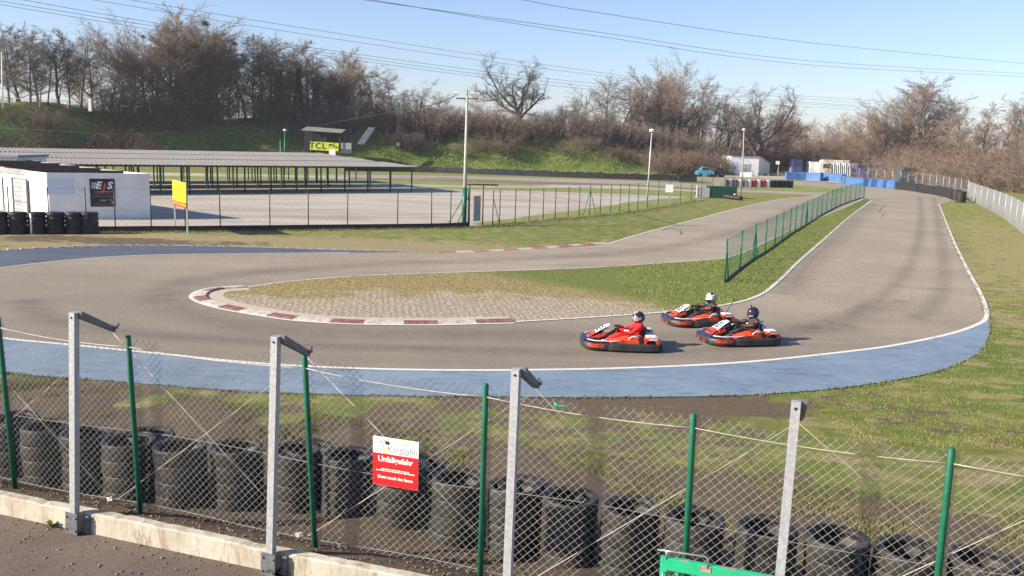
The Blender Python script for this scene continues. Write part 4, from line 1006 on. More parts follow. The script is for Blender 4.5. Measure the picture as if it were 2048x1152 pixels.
mb = MB()
for sx in (-1, 1):
    for sz in (-1, 1): mb.tube([RX @ Vector((sx * (sw / 2 - .015), -.004, sz * (sh / 2 - .015))), RX @ Vector((sx * (sw / 2 - .01), .05, sz * (sh / 2 + .02)))], .003, 5)
obj('fixing_wire', mb, 'wire', sg)
# small green ribbon caught at the top of the netting
p = fence_frame(1118, 811, SM); mb = MB(); mb.box((0, 0, 0), (.10, .012, .012), rz=FANG); mb.box((.05, .01, -.01), (.05, .012, .02), rz=FANG + .6); mb.box((-.03, .01, .012), (.04, .01, .018), rz=FANG - .5)
tag(obj('green_tie', mb, 'gate', loc=p), 'bright green tie caught in the netting top right of the third galvanised post', 'tie')

# bright green gate leaf in front of the fence, bottom of the view
GZ = 1.66
g0 = G(1322, 1112, GZ); uu, s0 = us(g0)
gate = thing('green_gate', 'bright green painted steel gate with chipped top rail in front of the fence', 'gate', fp(uu, s0, ZP), FANG + R(-1))
GW = 1.9; gh = GZ - ZP
mb = MB(); mb.box((GW / 2, 0, gh - .05), (GW, .05, .105)); mb.box((GW / 2, 0, .12), (GW, .05, .08)); mb.box((.03, 0, gh / 2 + .03), (.06, .049, gh - .2)); mb.box((GW - .03, 0, gh / 2 + .03), (.06, .049, gh - .2))
mb.box((GW / 2, 0, gh - .30), (GW - .12, .03, .03)); obj('frame', mb, 'gate', gate, bevel=.004)
mb = MB()
for i in range(14):
    x = .14 + i * .125
    obj('bar', MB().box((x, 0, gh / 2 + .03), (.022, .022, gh - .21)), 'gate', gate)
mb = MB(); mb.tube([(-.03, -.02, gh + .06), (.10, -.02, gh + .065), (.36, -.02, gh + .075), (.385, -.02, gh + .06), (.385, -.03, gh - .02)], .008, 8); mb.cyl((.05, -.02, gh - .01), (.05, -.02, gh + .07), .009, 8)
obj('latch_bolt', mb, 'chrome', gate)
mb = MB(); mb.tube([(.03, -.04, gh - .11), (.03, -.06, gh - .16), (.07, -.06, gh - .185), (.16, -.055, gh - .19)], .008, 8); obj('handle', mb, 'chrome', gate)
mb = MB(); mb.box((.37, -.002, gh - .03), (.09, .056, .05)); mb.box((.2, 0, gh + .0035), (.07, .04, .003)); mb.box((.55, 0, gh + .0035), (.12, .03, .003)); obj('rust_patch', mb, 'rust', gate)

# tyre stacks along the inside of the fence
def tyre_mb(r, h, r_in, seed, z0=0):
    q = random.Random(seed); n = 36; M = []
    prof = [(r_in, .01), (r_in + .02, 0), (r * .955, 0), (r * .985, h * .035), (r * .995, h * .10), (r, h * .5), (r * .995, h * .90), (r * .985, h * .965), (r * .955, h), (r_in + .05, h * .985), (r_in + .015, h * .93), (r_in, h * .86), (r_in + .02, h * .7), (r * .90, h * .55), (r * .90, h * .4), (r_in + .02, h * .25)]
    mb = MB(); vs = []; k = len(prof); e = q.uniform(-.02, .02); ph = q.uniform(0, 6)
    for i, (a, z) in enumerate(prof):
        for j in range(n):
            an = 2 * math.pi * j / n; rr = a * (1 + e * math.cos(2 * an + ph)); g = 0
            pass
            vs.append((rr * math.cos(an), rr * math.sin(an), z0 + z + .006 * math.sin(3 * an + ph)))
    fs = []
    for i in range(k):
        for j in range(n): fs.append((i * n + j, i * n + (j + 1) % n, ((i + 1) % k) * n + (j + 1) % n, ((i + 1) % k) * n + j))
    return mb.add(vs, fs, 0, True)
def tyre_stack(x, y, z, r, nt_, label, seed, group, mat='tyre', h=.192, tilt=0, name='tyre_stack'):
    o = thing(name, label, 'tyre stack', (x, y, z), rng.uniform(0, 6), group); q = random.Random(seed)
    for k in range(nt_):
        c = obj('tyre', tyre_mb(r * q.uniform(.985, 1.01), h * .995, r * .72, seed * 10 + k, 0), mat, o, fix=False); c.location = (q.uniform(-.012, .012), q.uniform(-.012, .012), k * h)
    o.rotation_euler[0] = q.uniform(-tilt, tilt); o.rotation_euler[1] = q.uniform(-tilt, tilt); return o
NG = 'tyre stacks behind the near fence'
row = [(-60, 822), (20, 832), (97, 846), (172, 862), (256, 876), (364, 885), (472, 888), (592, 893), (692, 904), (805, 922), (914, 950), (1030, 966), (1140, 988), (1262, 1008), (1388, 1028), (1530, 1048), (1676, 1068), (1812, 1090), (1968, 1112), (2120, 1140)]
for i, (px, py) in enumerate(row):
    n4 = 4; hz = .78
    z = bank(1.1) - .04; 
    for _ in range(3):
        p = G(px, py, z + hz); z = bank(max(us(p)[1], .6)) - .03
    s_ = us(p)[1]
    extra = {9: ', directly behind the red and white sign', 6: ', just left of the second galvanised post', 12: ', just right of the third galvanised post', 15: ', just left of the fourth galvanised post', 3: ', just behind the first galvanised post'}.get(i, '')
    tyre_stack(p.x, p.y, z, .305 if i not in (7,) else .29, n4, 'worn black tyre stack, %s from the left edge%s' % (ORD[max(i - 1, 0)], extra) if 0 < i < 19 else ('worn black tyre stack cut off by the left edge of the view' if i == 0 else 'worn black tyre stack cut off by the bottom right corner'), 100 + i, NG, tilt=.03)
for i, (px, py, lab) in enumerate([(292, 862, 'leftmost tyre stack of the partly hidden second row, behind the first green post'), (612, 880, 'tyre stack of the second row half hidden behind the second galvanised post'), (842, 912, 'tyre stack of the second row peeping out behind the red and white sign'), (1052, 958, 'tyre stack of the second row behind the third galvanised post')]):
    p = G(px, py, bank(1.6) + .80); tyre_stack(p.x, p.y + .12, bank(us(p)[1]) - .05, .30, 4, lab, 300 + i, NG, tilt=.03)

# ------------------------------------------------------------------ fences further off
def lerp2(a, b, t): return a + (b - a) * t
def far_fence(name, label, path, spacing, h, post_mat, wire_mat, px0=None, mesh=.10, wr=.0016, post_r=.03, strutted=(), board=None, hs=None, fixed=None, close=True):
    P_ = resample([Vector(p) for p in path], spacing) if fixed is None else fixed
    o = thing(name, label, 'fence', (P_[0].x, P_[0].y, 0))
    for i, p in enumerate(P_):
        hh = h if hs is None else hs(i)
        mb = MB(); lx, ly = rng.uniform(-.02, .02), rng.uniform(-.02, .02); mb.tube([(p.x, p.y, -.05), (p.x + lx, p.y + ly, hh + .06)], post_r, 7)
        if i in strutted:
            d = (P_[min(i + 1, len(P_) - 1)] - P_[max(i - 1, 0)]).normalized()
            for sgn in ((1, -1) if 0 < i < len(P_) - 1 else ((1,) if i == 0 else (-1,))): mb.tube([(p.x, p.y, hh * .85), (p.x + d.x * sgn * .9, p.y + d.y * sgn * .9, 0)], post_r * .8, 6)
        obj('post', mb, post_mat, o, world=True)
    segs = []
    for i, (a, b) in enumerate(zip(P_, P_[1:])):
        Ld = (b - a).length; nc = max(2, int(Ld / mesh)); nr = int(h / mesh)
        ha, hb = (h, h) if hs is None else (hs(i), hs(i + 1))
        for c in range(nc):
            t0, t1 = c / nc, (c + 1) / nc; q0, q1 = a.lerp(b, t0), a.lerp(b, t1); top = ha + (hb - ha) * t0
            for r_ in range(nr):
                z0, z1 = top * r_ / nr, top * (r_ + 1) / nr; s0_, s1_ = (q0, q1) if (r_ + c) % 2 else (q1, q0)
                segs.append((s0_.x, s0_.y, z0 + .03, s1_.x, s1_.y, z1 + .03, wr, wr))
        for z in (.05, .5, 1.0): segs.append((a.x, a.y, ha * z, b.x, b.y, hb * z, .004, .004))
    V, F = seg_mesh(np.array(segs), 3); V -= np.array([[P_[0].x, P_[0].y, 0]]); np_obj('netting', V, F, wire_mat, o)
    if board:
        mb = MB()
        for a, b in zip(P_, P_[1:]):
            d = (b - a).normalized(); m = (a + b) / 2; ang = math.atan2(d.y, d.x); mb.box((m.x, m.y, board / 2), ((b - a).length + .02, .05, board), rz=ang)
        obj('base_strip', mb, 'blackink', o, world=True)
    return o, P_
# yard fence in front of the gravel: post feet as seen
ypx = [(174, 463), (231, 463), (303, 462), (371, 462), (441, 461), (540, 460), (617, 459), (695, 458), (795, 457), (863, 456), (901, 455), (936, 453)]
YP = gp([(-60, 465), (20, 465), (100, 464)] + ypx)
far_fence('yard_fence', 'thin dark wire fence with a black base board along the front of the gravel yard', None, 0, 2.15, 'green_dark', 'green_dark', fixed=YP, mesh=.16, wr=.0014, board=.26, strutted=(14,))
ypx2 = [(985, 450), (999, 448), (1030, 446), (1058, 443), (1086, 440), (1110, 438), (1136, 435), (1158, 432), (1179, 430), (1200, 428), (1221, 426), (1239, 424), (1257, 422), (1275, 420), (1294, 417), (1316, 413), (1338, 409), (1360, 406), (1382, 402), (1402, 399), (1424, 396), (1446, 394), (1466, 393), (1482, 392)]
far_fence('yard_fence', 'green wire fence running obliquely away from the yard gate along the grass', None, 0, 2.05, 'green_dark', 'green_dark', fixed=gp(ypx2), mesh=.16, wr=.0014, strutted=(8, 0))
# fence on the grass tongue
MP = gp([(1449, 566), (1479, 541), (1508, 520), (1530, 507), (1549, 494), (1564, 483), (1579, 472), (1590, 465), (1602, 458), (1612, 451), (1623, 444), (1633, 438), (1643, 431), (1652, 426), (1662, 421), (1671, 416), (1680, 412), (1690, 408), (1700, 404), (1710, 401), (1719, 398), (1728, 396)])
far_fence('green_fence', 'green plastic-coated wire fence dividing the two roads on the grass tongue', None, 0, 1.62, 'green_post', 'green_mesh', fixed=MP, mesh=.065, wr=.0021, board=.10, strutted=(0, 2, 9, 21), hs=lambda i: 1.62 if i < 14 else 1.72, post_r=.033)  # board here: plain dark strip along the foot of the fence
# silver fence on the right, beginning at the end of the far barrier
SP = gp([(1936, 398), (1960, 411), (1985, 424), (2008, 438), (2030, 455), (2055, 476), (2085, 503), (2120, 536)]); SP = [p for a, b in zip(SP, SP[1:]) for p in (a, a.lerp(b, .5))] + [SP[-1]]
fo, _ = far_fence('silver_fence', 'pale silver mesh fence with a black tyre-rubber skirt beside the right-hand verge', None, 0, 1.95, 'galv', 'galv', fixed=SP, mesh=.06, wr=.0045, board=None)
mb = MB()
for a, b in zip(SP, SP[1:]):
    d = (b - a).normalized(); m = (a + b) / 2; mb.box((m.x - d.y * -.12 * -1, m.y - .0, .22), ((b - a).length + .05, .12, .44), rz=math.atan2(d.y, d.x))
obj('rubber_skirt', mb, 'tyre_far', fo, world=True)
SP2 = gp([(1700, 358), (1735, 361), (1768, 365), (1800, 369), (1830, 373), (1858, 377), (1885, 383), (1908, 389), (1934, 397)]); SP2 = [p for a, b in zip(SP2, SP2[1:]) for p in (a, a.lerp(b, .5))] + [SP2[-1]]
far_fence('silver_fence', 'grey mesh fence behind the black tyre wall at the far end of the straight', None, 0, 2.1, 'galv', 'galv', fixed=SP2, mesh=.09, wr=.0022)
SP3 = gp([(1440, 351), (1480, 353), (1515, 356), (1555, 357), (1580, 356), (1625, 352), (1660, 351)])
far_fence('silver_fence', 'low grey mesh fence in front of the white shed and the caravan', None, 0, 1.9, 'galv', 'galv', fixed=SP3, mesh=.5, wr=.003, post_r=.04)
# yard gate with its porch frame and blue-grey notice panel
gt = G(955, 452); gf = thing('yard_gate', 'open wire gate under a thin dark portal bar beside the tall lamp mast', 'gate', gt)
a, b, c = gp([(938, 453)])[0], gp([(965, 451)])[0], gp([(984, 450)])[0]
mb = MB(); 
for p in (a, b): mb.tube([(p.x, p.y, 0), (p.x, p.y, 2.45)], .045, 7)
mb.tube([(a.x - .2, a.y, 2.48), (c.x + .3, c.y + .2, 2.42)], .05, 6); obj('portal_frame', mb, 'wood', gf, world=True)
mb = MB(); mid_ = a.lerp(b, .55); d = (b - a).normalized(); mb.box((mid_.x, mid_.y, 1.05), (.62, .04, 1.5), rz=math.atan2(d.y, d.x)); obj('board_panel', mb, 'tan', gf, world=True)
mb = MB(); mb.box((mid_.x - .02, mid_.y - .05, 1.0), (.5, .03, 1.25), rz=math.atan2(d.y, d.x)); obj('notice_panel', mb, 'metal_grey', gf, world=True)

# ------------------------------------------------------------------ yard: garages, shelters, signs
def col_mb(x, y, z0, z1, w, mb=None):
    mb = mb or MB(); mb.box((x, y, (z0 + z1) / 2), (w, w, z1 - z0)); return mb
GH = 2.62
cA = G(95, 345.5, GH).to_2d(); cB = G(298, 347.5, GH).to_2d(); cL = G(0, 335, GH).to_2d()
dl = (cL - cA).normalized()
gar = thing('garage_block', 'white rendered row of prefab garages with brown flat roofs at the left edge', 'garages', (cA.x, cA.y, 0))
def wq(mb, a, b, z0, z1, th=.12, mi=0):
    d = (b - a).normalized(); n_ = Vector((-d.y, d.x)); m = (a + b) / 2
    mb.box((m.x, m.y, (z0 + z1) / 2), ((b - a).length, th, z1 - z0), mi, rz=math.atan2(d.y, d.x)); return mb
depth = 26
cLL = cA + dl * depth; cBB = cB + dl * depth
mb = MB(); mb.prism([tuple(cA), tuple(cB), tuple(cBB), tuple(cLL)], 0, GH - .28, 'z'); obj('wall', mb, 'white_wall', gar, world=True)
# parapets and stepped felt roofs, one per garage
n_g = 8
for i in range(n_g):
    t0, t1 = depth * i / n_g, depth * (i + 1) / n_g; a, b, c, d = cA + dl * t0, cB + dl * t0, cB + dl * t1, cA + dl * t1
    zz = .035 * i
    mb = MB(); mb.prism([tuple(a.lerp(c, .015)), tuple(b.lerp(d, .015)), tuple(c.lerp(a, .015)), tuple(d.lerp(b, .015))], GH - .3, GH - .16 + zz, 'z'); obj('roof', mb, 'felt', gar, world=True)
    pm = MB(); wq(pm, a, b, GH - .3, GH + zz, .14); wq(pm, b, c, GH - .3, GH - .004 + zz, .14); wq(pm, d, a, GH - .3, GH - .008 + zz, .14)
    obj('parapet', pm, 'white_wall' if i == 0 else 'concrete', gar, world=True)
    if i:
        fm = MB(); wq(fm, a + dl * -.08, b + dl * -.08, GH - .1, GH + zz + .01, .03); obj('fascia', fm, 'wood', gar, world=True)
    # door on the sunny side
    q0 = cA + dl * (t0 + .5 * depth / n_g - 1.05 + (1.05 if i == 0 else 0) * 0); 
    e0 = cA + dl * (t0 + (2.9 if i == 0 else .6)); e1 = e0 + dl * 2.3; nn = Vector((dl.y, -dl.x)); nn = nn if nn.x < 0 else -nn
    dm = MB(); wq(dm, e0 + nn * .08, e1 + nn * .08, .05, 2.1, .03); dr = obj('door', dm, 'metal_white', gar, world=True)
    if i: continue
    bm_ = MB()
    for zq in (.1, .75, 2.1): wq(bm_, e0 + nn * .12, e1 + nn * .12, zq - .02, zq + .02, .03)
    for q in (e0, e1): bm_.box(((q + nn * .12).x, (q + nn * .12).y, 1.1), (.07, .07, 2.1))
    for k in range(8):
        q = e0.lerp(e1, (k + .5) / 8); bm_.box(((q + nn * .12).x, (q + nn * .12).y, 1.1), (.012, .012, 2.0))
    for k in range(7): wq(bm_, e0 + nn * .125, e1 + nn * .125, .3 + k * .26, .312 + k * .26, .012)
    fr = obj('grille', bm_, 'galv_dark', gar, world=True)
# poster and faded notice on the front
fd = (cB - cA).normalized(); fnn = Vector((fd.y, -fd.x)); fang = math.atan2(fd.y, fd.x); Lf = (cB - cA).length
def onfront(px, py):
    # point of the front wall plane seen at a pixel
    d = ray(px, py); n3 = Vector((fnn.x, fnn.y, 0)); o = Vector((cA.x, cA.y, 0)) + n3 * .03
    t = (o - CP).dot(n3) / d.dot(n3); return CP + d * t
pc = (onfront(180, 355) + onfront(230, 413)) / 2; pw = (onfront(230, 384) - onfront(180, 384)).length; ph = abs(onfront(205, 355).z - onfront(205, 413).z)
po = thing('wall_poster', 'black poster with a chequered flag and big white letters on the garage wall', 'poster', pc, fang)
obj('sheet', MB().box((0, 0, 0), (pw, .02, ph)), 'blackink', po)
def ptext(s, size, x, z, m, **k): obj('lettering', text_mb(s, size, Matrix.Translation((x, -.014, z)) @ Matrix.Rotation(R(90), 4, 'X'), .002, **k), m, po, fix=False)
ptext('E', .56, -.17 * pw, ph * .22, 'signwhite', shear=.25, bold=.02); ptext('S', .56, .28 * pw, ph * .22, 'signwhite', shear=.25, bold=.02); ptext('J', .56, .04 * pw, ph * .16, 'orangered', shear=.25, bold=.02)
mb = MB()
for i in range(4):
    for j in range(5):
        if (i + j) % 2 == 0: mb.box((-pw * .42 + i * .07 + j * .01, -.012, ph * .14 + j * .07), (.065, .004, .065))
obj('chequered_flag', mb, 'signwhite', po)
obj('stripe', MB().box((.08, -.012, ph * .015), (pw * .72, .004, .05)), 'orangered', po)
mb = MB()
for z, w_ in ((-.04, .6), (-.14, .85)):
    x = -pw * w_ / 2
    while x < pw * w_ / 2: l = rng.uniform(.05, .12); mb.box((x + l / 2, -.012, ph * z), (l, .004, .03)); x += l + .03
mb.box((.02, -.012, -ph * .29), (.28, .004, .10)); mb.box((pw * .3, -.012, -ph * .27), (.12, .004, .1)); mb.box((pw * .38, -.012, -ph * .36), (.1, .004, .16)); mb.box((0, -.012, -ph * .42), (pw * .8, .004, .02))
obj('small_print', mb, 'greyink', po)
nc_ = (onfront(98, 355) + onfront(142, 388)) / 2; M_['paleblue'] = simple('faded_blue_notice', (.52, .60, .72), (.58, .63, .72), 6, .8)
o = obj('wall_notice', MB().box((0, 0, 0), (1.3, .015, .95)), 'paleblue', loc=nc_); o.rotation_euler[2] = fang; tag(o, 'faded pale blue notice sheet beside the black poster on the garage wall', 'notice')
# low grey box building behind, top left
p0 = D(0, 300, 66); 
ob = thing('flat_roofed_shed', 'small pale flat-roofed shed behind the garages at the left edge', 'shed', (p0.x - 1.2, p0.y, 0))
obj('wall', MB().box((0, 0, 1.5), (7, 4, 3.0)), 'white_wall', ob); obj('roof', MB().box((0, 0, 3.08), (7.3, 4.3, .16)), 'concrete', ob)

# yellow sign on two posts
ya, yb = G(351, 461).to_2d(), G(375, 461).to_2d(); 
ys = thing('yellow_sign', 'tall yellow board with a red bottom band on two grey posts by the yard fence', 'sign', (ya.x, ya.y, 0))
za = 5 - (361 - 266) / ppm((ya.x, ya.y, 0)) ; 
def yz(px, py, q): 
    d = ray(px, py); t = math.hypot(q.x, q.y) / math.hypot(d.x, d.y); return CH + d.z * t
zt0, zt1, zb0, zb1 = yz(347, 360, ya), yz(378, 366, yb), yz(347, 410, ya), yz(378, 418, yb)
yb2 = yb * .957; dd = (yb2 - ya).normalized(); yn = Vector((dd.y, -dd.x)) * .05
e0, e1 = ya - dd * .08, yb2 + dd * .1
mb = MB(); T_ = .03
def ybd(mb, za0, za1, zb0_, zb1_, off, mi=0):
    n3 = yn.normalized() * off; vs = []
    for k in (0, 1):
        s_ = n3 + yn.normalized() * (-.03 if k else 0)
        vs += [((e0 + s_).x, (e0 + s_).y, za0), ((e1 + s_).x, (e1 + s_).y, zb0_), ((e1 + s_).x, (e1 + s_).y, zb1_), ((e0 + s_).x, (e0 + s_).y, za1)]
    mb.add(vs, [(0, 1, 2, 3), (4, 7, 6, 5), (0, 4, 5, 1), (1, 5, 6, 2), (2, 6, 7, 3), (3, 7, 4, 0)], mi); return mb
hb = zt0 - zb0
obj('board', ybd(MB(), zb0, zt0, zb0 - .02, zt0 - .02, .06), 'yellow', ys, world=True)
obj('red_band', ybd(MB(), zb0 + .002, zb0 + .13, zb0 - .018, zb0 + .11, .075), 'orangered', ys, world=True)
obj('red_band', ybd(MB(), zb0 + .17, zb0 + .28, zb0 + .15, zb0 + .26, .075), 'orangered', ys, world=True)
M_['yink'] = simple('faint_olive_print', (.55, .46, .02), (.6, .5, .02), 4)
lm = MB()
for k in range(9): 
    z = zt0 - .18 - k * .12; 
    a_, b_ = e0.lerp(e1, .12), e0.lerp(e1, rng.uniform(.6, .9)); m = (a_ + b_) / 2 + yn.normalized() * .078; lm.box((m.x, m.y, z), ((b_ - a_).length, .004, .025), rz=math.atan2(dd.y, dd.x))
obj('small_print', lm, 'yink', ys, world=True)
for q in (ya, yb2): obj('post', MB().box((q.x, q.y, zt0 / 2), (.07, .07, zt0)), 'galv', ys, world=True)

# open shelters: three long corrugated roofs on green posts, one behind the other
S0 = G(312, 388).to_2d(); S1 = G(822, 383).to_2d(); sd = (S1 - S0).normalized(); sn = Vector((-sd.y, sd.x)); SL = (S1 - S0).length; sang = math.atan2(sd.y, sd.x)
def corrug(mb, a0, a1, b0, b1, z0, z1, pitch=.36, amp=.022):
    # sheets with waves along sd
    n = int((a1 - a0) / (pitch / 4)); vs = []
    for i in range(n + 1):
        a = a0 + (a1 - a0) * i / n; w_ = amp * (1, .0, -1, .0)[i % 4]
        for b, z in ((b0, z0), (b1, z1)):
            p = S0 + sd * a + sn * b; vs.append((p.x, p.y, z + w_))
    nn_ = len(vs); vs += [(x, y, z - .04) for x, y, z in vs]
    fs = [(2 * i, 2 * i + 2, 2 * i + 3, 2 * i + 1) for i in range(n)] + [(nn_ + 2 * i, nn_ + 2 * i + 1, nn_ + 2 * i + 3, nn_ + 2 * i + 2) for i in range(n)]
    fs += [(2 * i, nn_ + 2 * i, nn_ + 2 * i + 2, 2 * i + 2) for i in range(n)] + [(2 * i + 1, 2 * i + 3, nn_ + 2 * i + 3, nn_ + 2 * i + 1) for i in range(n)]
    fs += [(0, 1, nn_ + 1, nn_), (2 * n, nn_ + 2 * n, nn_ + 2 * n + 1, 2 * n + 1)]
    mb.add(vs, fs, 0, False); return mb
A0 = -46
for k, (b0, b1, z0, z1, nm) in enumerate([(-.8, 6.6, 2.42, 2.66, 'nearest'), (8.2, 14.8, 2.66, 2.92, 'middle'), (16.4, 22.6, 2.92, 3.16, 'farthest')]):
    sh_ = thing('open_shelter', '%s of the three long open shelters with grey corrugated roofs on green posts' % nm, 'shelter', (S0.x, S0.y, 0), 0, 'open shelters in the yard')
    obj('roof', corrug(MB(), A0, SL + .5, b0, b1, z0, z1), 'eternit', sh_, world=True, fix=False)
    mb = MB()
    for b_, z_ in ((b0 + .5, z0 - .06), (b1 - .5, z1 - .1)):
        p = S0 + sd * ((A0 + SL) / 2) + sn * b_; mb.box((p.x, p.y, z_ - .05), (SL - A0, .08, .14), rz=sang)
    obj('beam', mb, 'green_dark', sh_, world=True)
    a = SL - .1; i = 0
    while a > A0:
        for b_, z_ in ((b0 + .5, z0), (b1 - .5, z1)):
            p = S0 + sd * (a + (1.1 if b_ > b0 + 1 else 0)) + sn * b_; obj('post', MB().box((p.x, p.y, z_ / 2 - .03), (.11, .11, z_ - .06), rz=sang), 'green_post' if (i % 5 == 0) else 'green_dark', sh_, world=True)  # most posts darker green, putting the under-roof shade into their paint
        a -= 2.35; i += 1

# timing hut with the yellow TCL banner on the slope
Yh = 150; 
def hz(px, py, Y): return D(px, py, Y)
h0 = hz(606, 296, Yh); h1 = hz(686, 303, Yh); zf = hz(646, 303, Yh).z
hut = thing('timing_hut', 'small dark open-fronted hut with a sloping roof on the embankment slope', 'hut', (h0.x, Yh, zf - .5))
X0, X1 = hz(621, 300, Yh).x, hz(680, 300, Yh).x; zr0, zr1 = hz(610, 258, Yh).z, hz(684, 266, Yh).z
mb = MB(); wl = hz(608, 290, Yh).x
mb.box(((wl + X0) / 2 - .3, Yh + 1.6, (zf + zr0) / 2 - .2), (.1 + (X0 - wl), .12, zr0 - zf + .6)); mb.box(((wl + X1) / 2, Yh + 3.0, (zf + zr0) / 2), (X1 - wl, .12, zr0 - zf)); mb.box((X0, Yh + 1.5, zf + .3), (.1, 3, 1.4))
obj('wall', mb, 'blackink', hut, world=True)  # shade of the open interior put into the colour: walls made black
rr = MB(); rr.add([(wl - .3, Yh - .5, zr0 - .25), (X1 + .4, Yh - .5, zr1 - .05), (X1 + .4, Yh + 3.4, zr1 + .5), (wl - .3, Yh + 3.4, zr0 + .35), (wl - .3, Yh - .5, zr0 - .13), (X1 + .4, Yh - .5, zr1 + .08), (X1 + .4, Yh + 3.4, zr1 + .62), (wl - .3, Yh + 3.4, zr0 + .47)], [(0, 3, 2, 1), (4, 5, 6, 7), (0, 1, 5, 4), (1, 2, 6, 5), (2, 3, 7, 6), (3, 0, 4, 7)])
obj('roof', rr, 'eternit', hut, world=True)
for x in (X0 + .1, (X0 + X1) / 2, X1 - .1): obj('post', MB().box((x, Yh, (zf + zr1) / 2), (.12, .12, zr1 - zf)), 'wood', hut, world=True)
gx0, gx1 = hz(678, 290, Yh).x, hz(699, 290, Yh).x; zg0, zg1 = hz(688, 304, Yh).z, hz(688, 288, Yh).z
obj('grey_panel', MB().box(((gx0 + gx1) / 2 + .25, Yh + .3, (zg0 + zg1) / 2), (gx1 - gx0, .1, zg1 - zg0 + .4)), 'metal_grey', hut, world=True)
bx0, bx1 = hz(621, 290, Yh).x, hz(678, 290, Yh).x; bz1, bz0 = hz(650, 284.5, Yh).z, hz(650, 301, Yh).z
ban = thing('yellow_banner', 'yellow-green banner with black letters TCL on the front of the hut', 'banner', ((bx0 + bx1) / 2, Yh - .35, (bz0 + bz1) / 2), 0)
bw, bh = bx1 - bx0, bz1 - bz0; ban.rotation_euler[1] = R(1.5)
obj('cloth', MB().box((0, 0, 0), (bw, .05, bh)), 'tclyellow', ban)
obj('lettering', text_mb('TCL', bh * .98, Matrix.Translation((-bw * .23, -.035, 0)) @ Matrix.Rotation(R(90), 4, 'X'), .01, spacing=1.25, bold=.03), 'blackink', ban, fix=False)
mb = MB()
for i in range(26): mb.box((bw * rng.uniform(.10, .46), -.03, bh * rng.gauss(.06, .15)), (rng.uniform(.08, .3), .01, rng.uniform(.04, .16)), rz=0, ry=rng.uniform(-.5, .5))
mb.cyl((bw * .2, -.03, bh * .25), (bw * .2, -.04, bh * .25), .17, 12); obj('race_motif', mb, 'blackink', ban)
def small_sign(name, px0, px1, py0, py1, pby, Y, m, label, post='metal_grey', cat='sign'):
    a, b = D(px0, py0, Y), D(px1, py1, Y); base = D((px0 + px1) / 2, pby, Y); o = thing(name, label, cat, (base.x, Y, max(base.z, 0)))
    obj('board', MB().box(((a.x + b.x) / 2, Y, (a.z + b.z) / 2), (abs(b.x - a.x), .05, abs(a.z - b.z))), m, o, world=True)
    obj('post', MB().box((base.x, Y + .05, (a.z + base.z) / 2), (.08, .06, a.z - base.z)), post, o, world=True); return o
small_sign('white_sign', 658, 671, 299, 311, 320, 112, 'signwhite', 'small white sign on a post just in front of the yellow banner')
small_sign('white_sign', 1332, 1346, 369, 385, 412, G(1339, 412).y, 'signwhite', 'small white sign on a strutted stand in the oblique yard fence')
small_sign('white_sign', 1480, 1503, 344, 354.5, 378, G(1491, 378).y, 'signwhite', 'wide white sign on a thin post behind the red and white tyres')
small_sign('white_sign', 1552, 1559, 322, 329, 355, G(1555, 356).y, 'metal_white', 'tiny white box sign on a post beside the white shed')
# tilted pallet ramp on the slope
pz0, pz1 = D(722, 288, 150), D(744, 256, 156); o = thing('pallet_ramp', 'grey slatted ramp leaning up the dark slope right of the hut', 'ramp', pz0)
mb = MB(); d = pz1 - pz0
for s_ in (-.45, -.15, .15, .45): mb.tube([pz0 + Vector((s_, 0, 0)), pz1 + Vector((s_, 0, 0))], .12, 4, smooth=False)
for i in range(14): q = pz0 + d * (i + .5) / 14; mb.box(q + Vector((0, 0, .12)), (1.2, .3, .06))
obj('slats', mb, 'metal_grey', o, world=True)
# white rails, stump and post on top of the left embankment
def rail(pxs, Y, label, name='white_rail', m='cream', hpx=9):
    pts = [D(x, y, Y) for x, y in pxs]; o = thing(name, label, 'railing', (pts[0].x, pts[0].y, H(pts[0].x, pts[0].y)))
    for a, b in zip(pts, pts[1:]): obj('rail', MB().tube([a, b], .035, 5), m, o, world=True)
    for p in pts: obj('post', MB().box((p.x, p.y, p.z - .45), (.09, .09, 1.0)), m, o, world=True)
rail([(-20, 191), (24, 196), (79, 199), (135, 202)], 118, 'pale wooden rail along the top of the far left embankment', m='concrete')
rail([(242, 212), (270, 213), (300, 214)], 134, 'short thin weathered rail at the edge of the left wood', m='wood')
p = D(180, 204, 126); tag(obj('marker_post', MB().box((0, 0, -.4), (.42, .3, 1.7)), 'cream', loc=p), 'stubby white marker post on the embankment between the two rails', 'post')
p = D(5, 200, 120); p1 = D(3, 104, 120); tag(obj('flag_pole', MB().tube([(0, 0, -1), (p1.x - p.x, 0, p1.z - p.z)], [.11, .07], 8), 'metal_white', loc=p), 'plain white pole standing on the embankment at the left edge', 'pole')
# lamps
def lamp(px, py, topx, topy, label, kind, m='pole', r=.11):
    b = G(px, py); t = D(topx, topy, b.y); o = thing('lamp_mast', label, 'lamp mast', b)
    obj('pole', MB().tube([b, b.lerp(t, .5), t], [r, r * .85, r * .6], 10), m, o, world=True)
    if kind == 'cross':
        obj('crossbar', MB().box(t + Vector((0, 0, -.15)), (1.3, .08, .08)), 'galv_dark', o, world=True)
        for x in (-.65, .3, .62):
            c = t + Vector((x, -.1, .1)); mb = MB(); mb.box(c, (.24, .14, .17), rx=R(20)); obj('floodlight', mb, 'metal_white', o, world=True)
        obj('stub', MB().cyl(t, t + Vector((0, 0, .3)), .04, 6), 'galv_dark', o, world=True)
    elif kind == 'head':
        obj('lamp_head', MB().lathe([(0, -.1), (.16, -.08), (.24, .02), (.2, .14), (0, .18)], 12, M=M_at(t)), 'metal_white', o, world=True)
    return o, b, t
lm1, lb, lt = lamp(928, 452, 934.5, 192, 'tall weathered mast with three small floodlights on a crossbar beside the yard gate', 'cross', r=.12)
